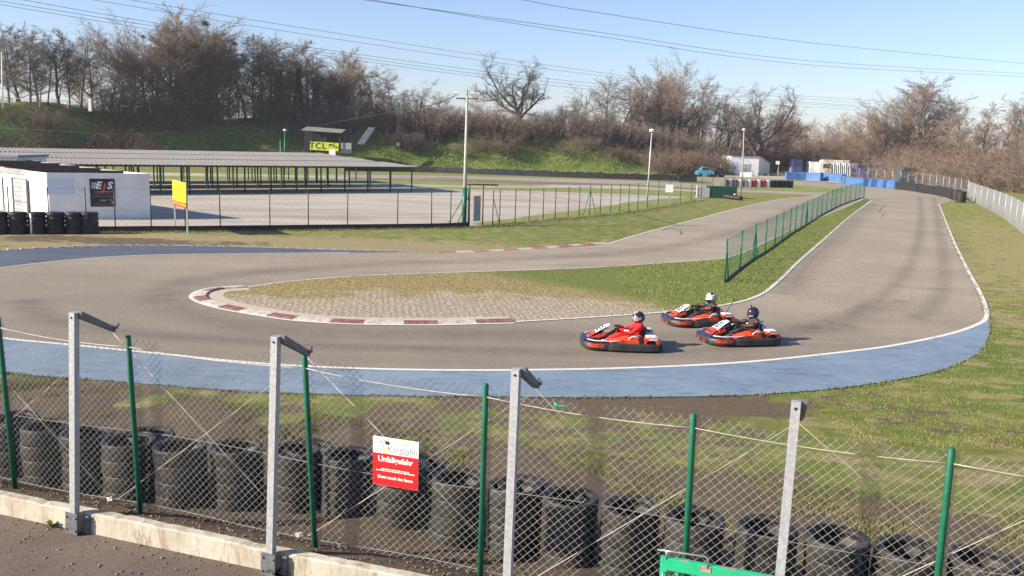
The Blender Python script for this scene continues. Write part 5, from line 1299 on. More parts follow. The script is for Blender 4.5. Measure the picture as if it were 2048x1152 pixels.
obj('green_foot', MB().tube([lb, lb.lerp(lt, .3)], .145, 10), 'green_post', lm1, world=True)
obj('stay', MB().tube([lb + Vector((-.1, 0, 1.6)), lb + Vector((-1.0, -.1, 0))], .03, 6), 'green_post', lm1, world=True)
lamp(1293, 415, 1304, 262, 'slim grey lamp post with a white head standing in the oblique yard fence', 'head', 'galv', .075)
lamp(1484, 380, 1488, 260, 'slender weathered lamp pole in front of the white shed', 'head', 'pole', .08)
b = D(568, 315, 118); t = D(570, 261, 118); o = thing('lamp_mast', 'thin pale green lamp post rising just behind the shelter roofs left of the hut', 'lamp mast', (b.x, b.y, 0)); obj('pole', MB().tube([(b.x, b.y, 0), t], .09, 8), 'green_post', o, world=True); obj('lamp_head', MB().lathe([(0, -.1), (.2, -.05), (.26, .05), (.15, .18), (0, .2)], 10, M=M_at(t)), 'metal_white', o, world=True)
b = D(561, 315, 116); t = D(561, 280, 116); tag(obj('short_pole', MB().tube([(0, 0, 0), (0, 0, t.z)], .06, 6), 'galv_dark', loc=(b.x, b.y, 0)), 'short dark pole beside the pale green lamp post', 'pole')

# power lines: long sagging conductors running away to the right
AZ = R(47); hd = Vector((math.sin(AZ), math.cos(AZ))); hn = Vector((math.cos(AZ), -math.sin(AZ)))
def cable(pts, zmid, label, r=.036, n=40, markers=0):
    pts = [Vector(p) for p in pts]; m = pts[len(pts) // 2]; d = ray(m.x, m.y); t = (zmid - CH) / d.z; c = hn.dot(Vector((d.x, d.y))) * t
    def hit(px, py):
        d = ray(px, py); t = c / (hn.x * d.x + hn.y * d.y); return CP + d * t
    P3 = [hit(p.x, p.y) for p in pts]
    S_ = []
    for i in range(len(P3) - 1):
        p0, p1, p2, p3 = P3[max(i - 1, 0)], P3[i], P3[i + 1], P3[min(i + 2, len(P3) - 1)]
        for j in range(10):
            t = j / 10; S_.append(.5 * ((2 * p1) + (p2 - p0) * t + (2 * p0 - 5 * p1 + 4 * p2 - p3) * t * t + (3 * p1 - p0 - 3 * p2 + p3) * t ** 3))
    S_.append(P3[-1]); q = S_[0]; mb = MB()
    rs = [r * (1 + .0 * i) for i in range(len(S_))]; mb.tube([s - q for s in S_], rs, 5)
    o = obj('power_cable', mb, 'cable', loc=q, fix=False); tag(o, label, 'power cable', 'high-voltage cables crossing the sky')
    print('cable', [round(v) for v in P3[0]], [round(v) for v in P3[-1]])
cable([(200, -12), (269, 1), (600, 55), (1017, 119), (1300, 158), (1547, 187), (1764, 203), (2090, 226)], 24, 'uppermost of the cables that cross above the left wood')
cable([(150, -8), (195, 1), (600, 67), (1000, 126), (1300, 163), (1547, 192), (1764, 209), (2090, 234)], 23, 'second cable down of the group that crosses above the left wood')
cable([(-40, -16), (48, 0), (269, 39), (600, 92), (990, 145), (1300, 178), (1547, 200), (1764, 214), (2090, 233)], 21, 'third cable down above the left wood, starting in the top left corner')
cable([(-40, -6), (0, 2), (269, 46), (600, 98), (990, 152), (1300, 184), (1547, 204), (1764, 217), (2090, 238)], 20.6, 'fourth cable down above the left wood, running in front of the lone oak')
cable([(-40, 1), (0, 9), (260, 52), (600, 104), (990, 158), (1300, 190), (1570, 211), (1938, 231), (2090, 241)], 20.2, 'lowest cable above the left wood')
cable([(980, -11), (1047, 0), (1200, 26), (1634, 87), (2090, 131)], 26, 'single high cable in the top right of the sky')
cable([(660, -12), (730, 0), (1200, 65), (1634, 123), (2090, 149)], 25, 'upper one of the close pair of cables across the middle of the sky')
cable([(680, -10), (745, 0), (1200, 73), (1634, 131), (2090, 155)], 24.8, 'lower one of the close pair of cables across the middle of the sky')
# service wire to the lamp mast
P3 = [lt + Vector((-.7, 0, 0)), D(873, 208, 66), D(760, 228, 95), D(640, 250, 125)]; q = P3[0]
tag(obj('service_wire', MB().tube([p - q for p in P3], .03, 5), 'cable', loc=q, fix=False), 'thin dark wire from the head of the tall mast down to the left wood', 'wire')
P3 = [D(-30, 254, 100), D(100, 261, 108), D(225, 269, 118), D(330, 266, 128)]; q = P3[0]; M_['wirepale'] = simple('pale_wire', (.3, .32, .3))
tag(obj('service_wire', MB().tube([p - q for p in P3], .025, 5), 'wirepale', loc=q, fix=False), 'thin pale wire across the shaded left embankment', 'wire')
# lattice pylon far behind
pb = D(1546, 330, 330); pt = D(1549, 205, 330); h_ = pt.z; o = thing('pylon', 'faint lattice pylon among the trees behind the white shed', 'pylon', (pb.x, pb.y, 0)); mb = MB()
def pw_(z): return 3.0 * (1 - z / h_) + .5
for sx in (-1, 1):
    for sy in (-1, 1): mb.tube([(sx * pw_(0), sy * pw_(0), 0), (sx * .5, sy * .5, h_)], .16, 4)
z = 0
while z < h_ - 2:
    for s_ in (-1, 1): mb.tube([(-pw_(z), s_ * pw_(z), z), (pw_(z + 2.6), s_ * pw_(z + 2.6), z + 2.6)], .09, 3); mb.tube([(pw_(z), s_ * pw_(z), z), (-pw_(z + 2.6), s_ * pw_(z + 2.6), z + 2.6)], .09, 3)
    z += 2.6
M_['pylon'] = simple('pale_green_pylon_paint', (.42, .46, .42)); obj('lattice', mb, 'pylon', o); mb = MB()
for z in (h_ * .75, h_ * .92): mb.tube([(-6, 0, z), (0, 0, z + .9), (6, 0, z)], .14, 4)
obj('crossarm', mb, 'pylon', o)

# ------------------------------------------------------------------ tyre walls and barriers
def wrap(name, label, pts, h, th, m, cat, kind=None, jag=.05, group=None, step=.55):
    P_ = resample(pts, step); mb = MB(); a = offs(P_, th / 2); b = offs(P_, -th / 2); n = len(P_); vs = []
    for i in range(n):
        hh = h * (1 + rng.uniform(-jag, jag)); k = rng.uniform(-.04, .04) * th
        for q, z in ((a[i], 0), (a[i], hh * .93), (a[i].lerp(b[i], .2), hh), (a[i].lerp(b[i], .8), hh), (b[i], hh * .93), (b[i] + (b[i] - a[i]) * k, hh * .5), (b[i], 0)): vs.append((q.x, q.y, z))
    mb.add(vs, [(i * 7 + j, (i + 1) * 7 + j, (i + 1) * 7 + j + 1, i * 7 + j + 1) for i in range(n - 1) for j in range(6)] + [tuple(range(7)), tuple((n - 1) * 7 + j for j in range(6, -1, -1))])
    L = P_[0]; mb.v = [(x - L.x, y - L.y, z) for x, y, z in mb.v]; o = obj(name, mb, m, loc=(L.x, L.y, 0)); return tag(o, label, cat, group, kind)
wrap('tyre_barrier', 'long black tyre barrier at the foot of the sunny embankment', smooth2(gp([(690, 342), (830, 344), (1000, 350), (1200, 357), (1392, 363)]), 4), .88, .6, 'tyre_far', 'barrier', jag=.12)
def stacks(name, pts, spacing, r, h, mats, labels, group, nt_=4, fine=False):
    P_ = resample(pts, spacing)
    for i, p in enumerate(P_):
        m = mats[i % len(mats)] if isinstance(mats, list) else mats
        if fine: o = tyre_stack(p.x, p.y, 0, r, nt_, labels(i), 500 + i, group, m, h / nt_)
        else:
            mb = MB(); prof = [(0, 0), (r * .9, 0)]
            for k in range(nt_): z0 = h * k / nt_; prof += [(r * .93, z0 + .01), (r, z0 + h / nt_ * .3), (r, z0 + h / nt_ * .7), (r * .93, z0 + h / nt_ - .01)]
            prof += [(r * .62, h), (r * .55, h - .1), (0, h - .3)]; mb.lathe(prof, 16); o = obj('tyre_stack', mb, m, loc=(p.x, p.y, 0)); tag(o, labels(i), 'tyre stack', group)
TYL = gp([(-40, 468), (0, 468), (76, 468), (180, 467)])
stacks('tyre_stack', [TYL[0].lerp(TYL[3], (i) / 8) for i in range(9)], .82, .42, 1.06, 'tyre_far', lambda i: 'black tyre stack in front of the white garages, %s from the left' % ORD[i], 'black tyre stacks before the garages', 5)
p = G(74, 467); tag(obj('white_tube', MB().tube([(0, -.45, 0), (0, -.45, 1.0)], .07, 8), 'metal_white', loc=(p.x, p.y, 0)), 'narrow white tube standing between the black tyre stacks by the garages', 'tube')
seq = ['kerbdark', 'metal_grey', 'kerbdark', 'rub_white', 'kerbdark', 'rub_white', 'rub_red', 'rub_white', 'rub_red', 'rub_white', 'tyre_far', 'tyre_far', 'tyre_far', 'tyre_far', 'tyre_far']
cn = {'kerbdark': 'faded brownish', 'metal_grey': 'grey', 'rub_white': 'white', 'rub_red': 'red', 'tyre_far': 'black'}
a, b = gp([(1450, 374)])[0], gp([(1580, 376)])[0]
TP = [a.lerp(b, i / 14) for i in range(15)]
for i, p in enumerate(TP):
    r = .40; h = 1.0; mb = MB(); prof = [(0, 0), (r * .9, 0)]
    for k in range(4): z0 = h * k / 4; prof += [(r * .93, z0 + .01), (r, z0 + .08), (r, z0 + .17), (r * .93, z0 + .24)]
    prof += [(r * .6, h), (r * .5, h - .1), (0, h - .3)]; mb.lathe(prof, 14); tag(obj('tyre_stack', mb, seq[i], loc=(p.x, p.y, 0)), '%s tyre stack in the striped row on the far grass, %s from its left' % (cn[seq[i]], ORD[i]), 'tyre stack', 'striped tyre row')
for i, pts in enumerate([[(1796, 379), (1815, 381), (1838, 384)], [(1839, 384.2), (1855, 387), (1874, 390)], [(1875, 390), (1892, 394), (1908, 399)]]):
    wrap('tyre_barrier', 'black rubber length of the curved barrier beyond the straight, %s from the left' % ORD[i], smooth2(gp(pts), 4), 1.02 + .04 * i, .8, 'tyre_far', 'barrier', jag=.05, group='curved black barrier', step=.8)
for i, (px, py) in enumerate([(1912, 401), (1921, 405)]):
    p = G(px, py); tyre_stack(p.x, p.y, 0, .5, 5, 'fat black tyre stack at the right end of the curved barrier, %s one' % ['left', 'right'][i], 700 + i, 'curved black barrier end', 'tyre_far', .24)
for i, (x0, x1, y0, y1, m) in enumerate([(1571, 1608, 359.5, 360.5, 0), (1610, 1645, 360.5, 362.5, 0), (1647, 1687, 361.5, 365, 0), (1689, 1694, 366, 368, 0), (1696, 1732, 369, 373, 1), (1733, 1748, 372, 374, 0), (1749, 1772, 373, 376, 1), (1773, 1794, 375.5, 378, 0)]):
    pts = gp([(x0, y0), (x1, y1)]); wrap('blue_barrier', 'blue foam barrier block at the far bend, %s from the left' % ORD[i], pts, 1.35 if i < 3 else 1.15, .9, 'bluefoil', 'barrier', jag=.03, group='blue barrier blocks', step=.8)
# small green crates and planks by the far end of the oblique fence
p = G(1430, 396); ct = thing('green_bins', 'dark green crate with a grey side at the end of the oblique yard fence', 'crate', p); ppx = 1 / ppm(p)
obj('body', MB().box((.6, 0, .6), (2.9, 1.1, 1.2)), 'green_dark', ct); obj('grey_panel', MB().box((-1.35, -.58, .55), (1.3, .05, 1.0)), 'metal_grey', ct); obj('end_post', MB().box((-2.0, -.6, .62), (.14, .1, 1.25)), 'cream', ct)
a, b = G(1392, 390), G(1482, 401); o = tag(obj('low_tyre_wall', MB().tube([Vector((0, 0, .2)), (b - a) * .5 + Vector((0, 0, .22)), b - a + Vector((0, 0, .2))], .22, 8), 'tyre_far', loc=a), 'low black rubber edging in front of the dark green crate', 'edging')
a, b = G(1405, 388), G(1470, 398); tag(obj('timber_plank', MB().tube([Vector((0, 0, .4)), b - a + Vector((0, 0, .45))], .08, 4), 'cream', loc=a), 'long pale plank lying on the rubber edging by the green crate', 'plank')
p = G(1374, 364); tag(obj('tyre_pile', MB().box((0, 0, .5), (2.6, 1.2, 1.0)).box((.2, -.1, 1.05), (1.8, 1.0, .2)), 'tyre_far', loc=p), 'black block of tyres ending the long barrier below the trees', 'tyres')

# ------------------------------------------------------------------ service yard far right
p = G(1500, 351); Yw = p.y
a, b = D(1459, 350, Yw), D(1516, 350, Yw); c = D(1541, 352, Yw + 6)
sh = thing('white_shed', 'white metal shed with a pale grey left part under the trees', 'shed', (a.x, Yw, 0)); zt_ = D(1500, 313, Yw).z
mb = MB(); mb.add([(a.x, Yw, 0), (b.x, Yw, 0), (b.x, Yw, zt_), (a.x, Yw, zt_ + .1), (a.x, Yw + 7, 0), (c.x, Yw + 7, 0), (c.x, Yw + 7, zt_ - 1.3), (a.x, Yw + 7, zt_)], [(0, 1, 2, 3), (1, 5, 6, 2), (5, 4, 7, 6), (4, 0, 3, 7)]); obj('wall', mb, 'metal_white', sh, world=True)
mb = MB(); mb.add([(a.x - .2, Yw - .3, zt_ + .12), (b.x + .2, Yw - .3, zt_ + .05), (c.x + .3, Yw + 7, zt_ - 1.2), (a.x - .2, Yw + 7, zt_ + .1)], [(0, 1, 2, 3)]); obj('roof', mb, 'metal_white', sh, world=True)
mb = MB(); mb.box(((a.x * .78 + b.x * .22), Yw - .04, zt_ / 2), ((b.x - a.x) * .42, .06, zt_ - .1)); obj('grey_cladding', mb, 'paleblue', sh, world=True)
obj('door', MB().box((a.x * .45 + b.x * .55, Yw - .05, 1.1), (1.6, .06, 2.1)), 'metal_grey', sh, world=True)
def box_thing(name, label, cat, x0, x1, ytop, ybot, Y, m, dep=2.5, parts=()):
    a, b = D(x0, ybot, Y), D(x1, ybot, Y); zt_ = D((x0 + x1) / 2, ytop, Y).z; o = thing(name, label, cat, ((a.x + b.x) / 2, Y, 0)); w_ = b.x - a.x
    obj('body', MB().box((0, dep / 2, zt_ / 2 + .1), (w_, dep, zt_ - .2)), m, o, bevel=.05)
    mb = MB()
    for k in range(int(w_ / .35)): mb.box((-w_ / 2 + .2 + k * .35, -.02, zt_ / 2 + .1), (.08, .05, zt_ - .5))
    if 'ribs' in parts: obj('ribs', mb, m, o)
    obj('roof_edge', MB().box((0, dep / 2, zt_ + .03), (w_ + .1, dep + .1, .06)), 'galv_dark', o); return o, w_, zt_
box_thing('dark_container', 'tall dark box container behind the left blue barriers', 'container', 1584, 1604, 320, 345, 185, 'bluecont', parts=('ribs',))[0]
box_thing('white_cabin', 'narrow white cabin between the dark container and the caravan', 'cabin', 1619, 1635, 323, 345, 185, 'metal_white')
def vehicle(name, label, cat, x0, x1, ytop, ybot, Y, m, prof, wheels=True, wid=1.7, glass=()):
    a, b = D(x0, ybot, Y), D(x1, ybot, Y); o = thing(name, label, cat, ((a.x + b.x) / 2, Y, 0)); w_ = b.x - a.x; h_ = D((x0 + x1) / 2, ytop, Y).z
    mb = MB(); mb.prism([(-w_ / 2 + w_ * u, h_ * v) for u, v in prof], 0, wid, 'y'); obj('body', mb, m, o, bevel=.06)
    for (u0_, v0, u1_, v1) in glass: obj('window', MB().box((-w_ / 2 + w_ * (u0_ + u1_) / 2, -.01, h_ * (v0 + v1) / 2), (w_ * (u1_ - u0_), .04, h_ * (v1 - v0))), 'glass', o)
    if wheels:
        for u in (.2, .8):
            for y in (.05, wid - .05):
                wo = obj('wheel', MB().cyl((-w_ / 2 + w_ * u, y - .12, .32), (-w_ / 2 + w_ * u, y + .12, .32), .32, 14), 'tyre_far', o)
    return o
CAR = [(0, .18), (1, .18), (1, .52), (.93, .60), (.80, .64), (.68, .97), (.36, 1.0), (.20, .66), (.04, .56), (0, .45)]
VAN = [(0, .12), (1, .12), (1, .98), (.97, 1.0), (.22, 1.0), (.10, .58), (.0, .50)]
box_thing('caravan_awning', 'tan box trailer beside the grey tarpaulin', 'trailer', 1696, 1714, 326, 352, 178, 'tan')
vehicle('caravan', 'cream caravan with rounded ends behind the blue barriers', 'caravan', 1638, 1700, 320, 346, 184, 'cream', [(0, .2), (1, .2), (1, .8), (.95, 1), (.1, 1), (0, .75)], glass=((.12, .5, .32, .75), (.42, .5, .55, .75)))
mb = MB(); a = D(1662, 352, 176); b = D(1698, 352, 176); zt_ = D(1680, 326, 176).z; n = 18; vs = []
for i in range(n + 1):
    x = a.x + (b.x - a.x) * i / n; y = 176 + .25 * (i % 2); vs += [(x, y - .6, 0), (x, y, zt_ * .9 + .2 * math.sin(i)), (x, y + 1.5, zt_ + .1 * math.sin(i * 2)), (x, y + 3, zt_ * .8)]
mb.add([(x - a.x, y - 176, z) for x, y, z in vs], [(4 * i + j, 4 * i + 4 + j, 4 * i + 5 + j, 4 * i + 1 + j) for i in range(n) for j in range(3)]); tag(obj('tarpaulin', mb, 'tarp', loc=(a.x, 176, 0)), 'pleated grey tarpaulin hung in front of the caravan', 'tarpaulin')
box_thing('blue_container', 'ribbed blue shipping container, the lighter left one of the two', 'container', 1713, 1735, 330, 353, 176, 'bluecont', parts=('ribs',)); box_thing('blue_container', 'dark blue shipping container, the right one of the two', 'container', 1736, 1756, 329, 352, 179, 'bluecont', parts=('ribs',))
vehicle('parked_car', 'light blue parked hatchback at the foot of the embankment', 'car', 1393, 1429, 333.5, 349, 158, 'cyan', CAR, glass=((.30, .68, .48, .92), (.5, .68, .66, .92)))
vehicle('parked_car', 'dark parked car right beside the light blue hatchback', 'car', 1424, 1450, 334, 349, 160, 'tyre_far', CAR, glass=((.30, .68, .48, .92), (.5, .68, .66, .92)))
vehicle('parked_van', 'dark green parked van behind the grey mesh fence on the right', 'van', 1797, 1836, 336, 362, 150, 'vangreen', VAN, glass=((.12, .62, .24, .85), (.3, .62, .5, .85)))
vehicle('parked_car', 'dark low car parked in front of the green van', 'car', 1806, 1826, 350, 362, 145, 'tyre_far', CAR, glass=((.30, .68, .48, .92),))
small_sign('orange_marker', 1782, 1788, 341, 346, 360, 160, 'orangered', 'small orange marker plate on a post before the brown scrub', cat='marker')
def hit_ground(px, py):
    d = ray(px, py); t = 100.0
    while t < 190:
        q = CP + d * t
        if q.z < H(q.x, q.y) + .05: return q
        t += .4
    q = CP + d * 158; q.z = H(q.x, q.y); return q
# coloured drums at the top of the embankment, small markers
for i, (px, py, m, lb_) in enumerate([(797, 257, 'rub_white', 'small white drum at the top edge of the embankment right of the ramp'), (823, 257, 'rub_red', 'small red drum at the top edge of the embankment'), (871, 262, 'rub_red', 'second red drum on the embankment edge, further right'), (897, 264, 'rub_white', 'second white drum on the embankment edge, left of the tall mast')]):
    p = hit_ground(px, py + 4); tag(obj('marker_drum', MB().lathe([(0, 0), (.32, 0), (.35, .3), (.35, .6), (.30, .75), (0, .76)], 12), m, loc=(p.x, p.y, p.z)), lb_, 'drum')
p = hit_ground(1020, 280); tag(obj('timber_stump', MB().lathe([(0, -.3), (.75, -.3), (.68, .3), (.6, .6), (0, .63)], 9), 'tan', loc=p), 'pale cut stump on the slope left of the lone oak', 'stump')

# ------------------------------------------------------------------ karts
def sweep(mb, path, sec, mi=0, closed=False, caps=True):
    # sec: (outward offset, z) section carried along a flat path
    P_ = [Vector(p) for p in path]; n = len(P_); k = len(sec); vs = []
    for i, p in enumerate(P_):
        t = (P_[min(i + 1, n - 1)] - P_[max(i - 1, 0)]).normalized(); nn = Vector((t.y, -t.x))
        for o_, z in sec: q = p + nn * o_; vs.append((q.x, q.y, z))
    fs = [(i * k + j, i * k + (j + 1) % k, (i + 1) * k + (j + 1) % k, (i + 1) * k + j) for i in range(n - 1) for j in range(k)]
    if caps: fs += [tuple(range(k)), tuple((n - 1) * k + j for j in range(k - 1, -1, -1))]
    return mb.add(vs, fs, mi, False)
def mirror(pts): return [(x, -y, z) for x, y, z in pts]
def make_kart(label, loc, rotz, number, scale=1.0, rod=False):
    k = thing('go_kart', label, 'go-kart', loc, rotz, 'go-karts on the track'); k.scale = (scale,) * 3
    o = obj('floor_tray', MB().prism([(.92, -.28), (.92, .28), (.45, .34), (-.9, .38), (-.9, -.38), (.45, -.34)], .045, .065, 'z').tube([(.85, .3, .09), (.3, .33, .09), (-.9, .36, .09)], .016, 6).tube([(.85, -.3, .09), (.3, -.33, .09), (-.9, -.36, .09)], .016, 6), 'black', k)
    fpth = smooth2([(.36, -.66), (.60, -.66), (.80, -.60), (.95, -.42), (1.0, -.2), (1.0, .2), (.95, .42), (.80, .60), (.60, .66), (.36, .66)], 4)
    sec = [(-.09, .05), (.0, .035), (.045, .07), (.05, .15), (.03, .215), (-.02, .235), (-.09, .20)]
    o = obj('front_bumper', sweep(MB(), fpth, sec), 'rubber', k, bevel=.008)
    for sgn in (-1, 1):
        m = MB()
        for z0, z1 in ((.125, .150), (.175, .2)):
            pth = [(x, y) for x, y in [(.46, .712), (.62, .712), (.80, .655), (.90, .56)]]
            pth = [(x, sgn * (-y) * -1 if sgn > 0 else -y) for x, y in pth]
            if sgn > 0: pth = [Vector(p) for p in pth][::-1]
            sweep(m, [Vector(p) for p in pth], [(0, z0), (.012, z0), (.012, z1), (0, z1)] if sgn < 0 else [(-0.0, z0), (.012, z0), (.012, z1), (0, z1)])
        obj('orange_stripe', m, 'orange', k)
    m = MB(); m.prism([(1.02, .20), (.98, .265), (.78, .275), (.70, .22)], -.40, .40, 'y'); obj('nose_panel', m, 'kblue', k, bevel=.01)
    m = MB(); m.box((1.035, 0, .12), (.03, .42, .09)); obj('nose_plate', m, 'orange', k, bevel=.006)
    for sgn in (-1, 1):
        pth = smooth2([(.33, .62), (.1, .665), (-.3, .67), (-.75, .67), (-.97, .63)], 3); pth = [Vector((p.x, p.y * sgn)) for p in pth]
        if sgn > 0: pth = pth[::-1]
        m = MB(); sweep(m, pth, sec); b = obj('side_bumper', m, 'rubber', k, bevel=.008)
        m = MB(); s2 = [(.046, .075), (.055, .08), (.056, .135), (.048, .14)]; sweep(m, pth[2:7] if sgn > 0 else pth[5:10], s2); s = obj('scuff_panel', m, 'scuff', b)
        m = MB(); sweep(m, pth, [(.046, .165), (.056, .168), (.056, .182), (.046, .185)]); obj('rib', m, 'galv_dark', b)
        # side pod
        m = MB(); y0, y1 = .37 * sgn, .645 * sgn
        prof = [(.30, .20), (.30, .245), (.12, .30), (-.10, .35), (-.50, .385), (-.56, .36), (-.56, .20)]
        vs = [(x, y1, z if z < .24 else z - .05) for x, z in prof] + [(x, y0, z + (.03 if z > .24 else 0)) for x, z in prof]; n = len(prof)
        m.add(vs, [tuple(range(n)), tuple(range(2 * n - 1, n - 1, -1))] + [(i, (i + 1) % n, n + (i + 1) % n, n + i) for i in range(n)]); pod = obj('side_pod', m, 'orange', k, bevel=.02)
        m = MB(); m.prism([(.28, .235), (.05, .29), (.05, .265), (.24, .222)], y1 + .004 * sgn, y1 - .05 * sgn, 'y'); m.box((-.12, .66 * sgn, .215), (.62, .012, .03)); obj('pod_trim', m, 'black', pod)
        T = Matrix.Translation((-.33, .60 * sgn, .325)) @ Matrix.Rotation(R(-32 * sgn), 4, 'X') @ Matrix.Rotation(R(4), 4, 'Y')
        m = MB(); m.lathe([(0, -.008), (.105, -.008), (.112, .004), (0, .006)], 20, M=T @ Matrix.Scale(1.25, 4) @ Matrix.Rotation(R(90), 4, 'X') @ Matrix.Diagonal((1.1, .95, 1, 1)), smooth=False); pl = obj('number_plate', m, 'kwhite', k)
        tm = text_mb(number, .21, T @ Matrix.Translation((0, .014 * sgn, -.005)) @ Matrix.Rotation(R(90), 4, 'X') @ (Matrix.Identity(4) if sgn < 0 else Matrix.Rotation(R(180), 4, 'Y')) @ Matrix.Identity(4), .004, bold=.006); 
        if sgn > 0:
            tm = text_mb(number, .21, T @ Matrix.Translation((0, .014, -.005)) @ Matrix.Rotation(R(180), 4, 'Z') @ Matrix.Rotation(R(90), 4, 'X'), .004, bold=.006)
        obj('number', tm, 'orangered', pl, fix=False)
        # rear pod: orange arch with a white top over the rear wheel
        m = MB(); m.prism([(-.58, .20), (-.60, .34), (-.66, .385), (-.96, .37), (-1.0, .30), (-1.0, .2), (-.93, .2), (-.90, .27), (-.84, .31), (-.72, .31), (-.66, .27), (-.63, .2)], .40 * sgn, .66 * sgn, 'y'); obj('rear_pod', m, 'orange', k, bevel=.012)
        m = MB(); m.prism([(-.64, .388), (-.68, .425), (-.93, .42), (-.98, .372)], .36 * sgn, .64 * sgn, 'y'); obj('rear_pod_top', m, 'kwhite', k, bevel=.012)
        # pale side bar, upper brace
        obj('side_bar', MB().tube([(.88, .40 * sgn, .27), (.70, .60 * sgn, .275), (.2, .64 * sgn, .275), (-.02, .64 * sgn, .29)], .017, 8), 'kpink', k)
        obj('pod_bracket', MB().box((-.50, .655 * sgn, .30), (.10, .02, .17), ry=R(18)), 'black', k)
        for (wx, wr_, ww, nm) in ((.44, .132, .12, 'front'), (-.76, .142, .19, 'rear')):
            yy = .52 * sgn; m = MB(); T = Matrix.Translation((wx, yy, wr_)) @ Matrix.Rotation(R(90), 4, 'X'); h2 = ww / 2
            m.lathe([(.065, -h2), (wr_ * .86, -h2), (wr_ * .97, -h2 * .85), (wr_, -h2 * .5), (wr_, h2 * .5), (wr_ * .97, h2 * .85), (wr_ * .86, h2), (.065, h2)], 22, M=T, closed=True)
            w_ = obj('wheel', m, 'tyre_far', k)
            m = MB(); m.lathe([(0, -h2 * .5), (.045, -h2 * .5), (.068, -h2 * .92), (.072, -h2), (.072, h2), (.068, h2 * .92), (.045, h2 * .5), (0, h2 * .5)], 16, M=T); obj('rim', m, 'scuff', w_)
    pth = smooth2([(-.97, .60), (-1.03, .4), (-1.04, 0), (-1.03, -.4), (-.97, -.60)], 3); obj('rear_bumper', sweep(MB(), pth, [(-s, z) for s, z in sec][::-1]), 'rubber', k, bevel=.008)
    # front fairing: slanting arch of two legs, orange below, white on top
    def fair(p0, p1, w0, w1, th, m):
        mb = MB(); d = Vector((p1[0] - p0[0], 0, p1[1] - p0[1])).normalized(); n3 = Vector((-d.z, 0, d.x)) * th; vs = []
        for p, w_ in ((p0, w0), (p1, w1)):
            for y, s_ in ((-w_, 0), (-w_ * .55, 1), (w_ * .55, 1), (w_, 0), (w_ * .9, -.7), (-w_ * .9, -.7)): vs.append((p[0] + n3.x * s_ * .8, y, p[1] + abs(n3.z) * s_ * .8))
        mb.add(vs, [tuple(range(6)), tuple(range(11, 5, -1))] + [(i, (i + 1) % 6, 6 + (i + 1) % 6, 6 + i) for i in range(6)]); return obj('fairing_panel', mb, m, k, bevel=.008)
    fair((.90, .235), (.66, .395), .20, .19, .035, 'orange'); fair((.655, .40), (.40, .555), .19, .17, .035, 'kwhite'); fair((.395, .56), (.28, .60), .17, .13, .028, 'kwhite')
    for sgn in (-1, 1): m = MB(); m.prism([(.80, .26), (.70, .31), (.44, .40), (.40, .34), (.62, .27)], .20 * sgn, .225 * sgn, 'y'); obj('fairing_fin', m, 'orange', k)
    m = MB()
    for sgn in (-1, 1): m.tube([(.72, .1 * sgn, .06), (.52, .12 * sgn, .38), (.34, .10 * sgn, .52)], .014, 6)
    m.box((.60, .0, .425), (.10, .30, .012), ry=R(32)); m.box((.45, -.02, .52), (.05, .34, .012), ry=R(32)); obj('fairing_stay', m, 'black', k)
    # printed shapes on the bodywork
    m = MB()
    for x, z, w_, l_ in ((.60, .458, .20, .05), (.53, .500, .26, .035), (.46, .545, .14, .05), (.80, .325, .22, .05)): m.box((x, 0, z), (l_, w_, .008), ry=R(32))
    for sgn in (-1, 1):
        for x, z, l_ in ((.56, .455, .09), (.46, .515, .07), (.74, .345, .07)): m.box((x, .135 * sgn, z), (l_, .05, .01), ry=R(32), rz=.3 * sgn)
    obj('fairing_print', m, 'blackgloss', k)
    for sgn in (-1, 1):
        m = MB(); m.prism([(.20, .262), (-.02, .305), (-.10, .30), (.10, .255)], .652 * sgn, .60 * sgn, 'y'); m.prism([(-.50, .395), (-.55, .37), (-.20, .365), (-.22, .385)], .55 * sgn, .42 * sgn, 'y'); m.prism([(-.52, .345), (-.56, .345), (-.56, .21), (-.47, .21)], .652 * sgn, .6 * sgn, 'y'); obj('pod_print', m, 'blackgloss', k)
        m = MB(); m.prism([(.12, .275), (.0, .298), (-.02, .29), (.08, .265)], .654 * sgn, .62 * sgn, 'y'); m.box((-.82, .664 * sgn, .345), (.22, .008, .025)); obj('pod_print', m, 'kwhite', k)
        obj('frame_tube', MB().tube([(.60, .33 * sgn, .20), (.30, .34 * sgn, .28), (-.05, .35 * sgn, .20)], .013, 6), 'chrome', k)
    m = MB(); m.box((.25, 0, .10), (.5, .52, .06)); m.box((.35, -.2, .17), (.12, .08, .1)); m.box((.3, .22, .16), (.16, .06, .08)); obj('chassis_detail', m, 'black', k)
    # controls, tank, seat, engine
    obj('steering_column', MB().tube([(.50, 0, .16), (.10, 0, .46)], .016, 8), 'galv_dark', k)
    T = Matrix.Translation((.08, 0, .47)) @ Matrix.Rotation(R(52), 4, 'Y'); m = MB(); m.tube([T @ Vector((.155 * math.cos(a), .165 * math.sin(a), 0)) for a in [i * math.pi / 12 for i in range(24)]], .017, 8, closed=True)
    for a in (90, 210, 330): m.tube([T @ Vector((0, 0, -.02)), T @ Vector((.155 * math.cos(R(a)), .165 * math.sin(R(a)), 0))], .012, 6)
    m.lathe([(0, .0), (.045, 0), (.045, -.03), (0, -.03)], 12, M=T); obj('steering_wheel', m, 'black', k)
    m = MB(); m.box((.50, 0, .13), (.22, .20, .14)); tk = obj('fuel_tank', m, 'signred', k, bevel=.02); m = MB(); m.cyl((.50, 0, .2), (.50, 0, .225), .03, 12); obj('tank_cap', m, 'black', tk)
    obj('pedal', MB().box((.72, .17, .15), (.02, .06, .12), ry=R(-15)), 'chrome', k); obj('pedal', MB().box((.72, -.17, .15), (.02, .06, .12), ry=R(-15)), 'chrome', k)
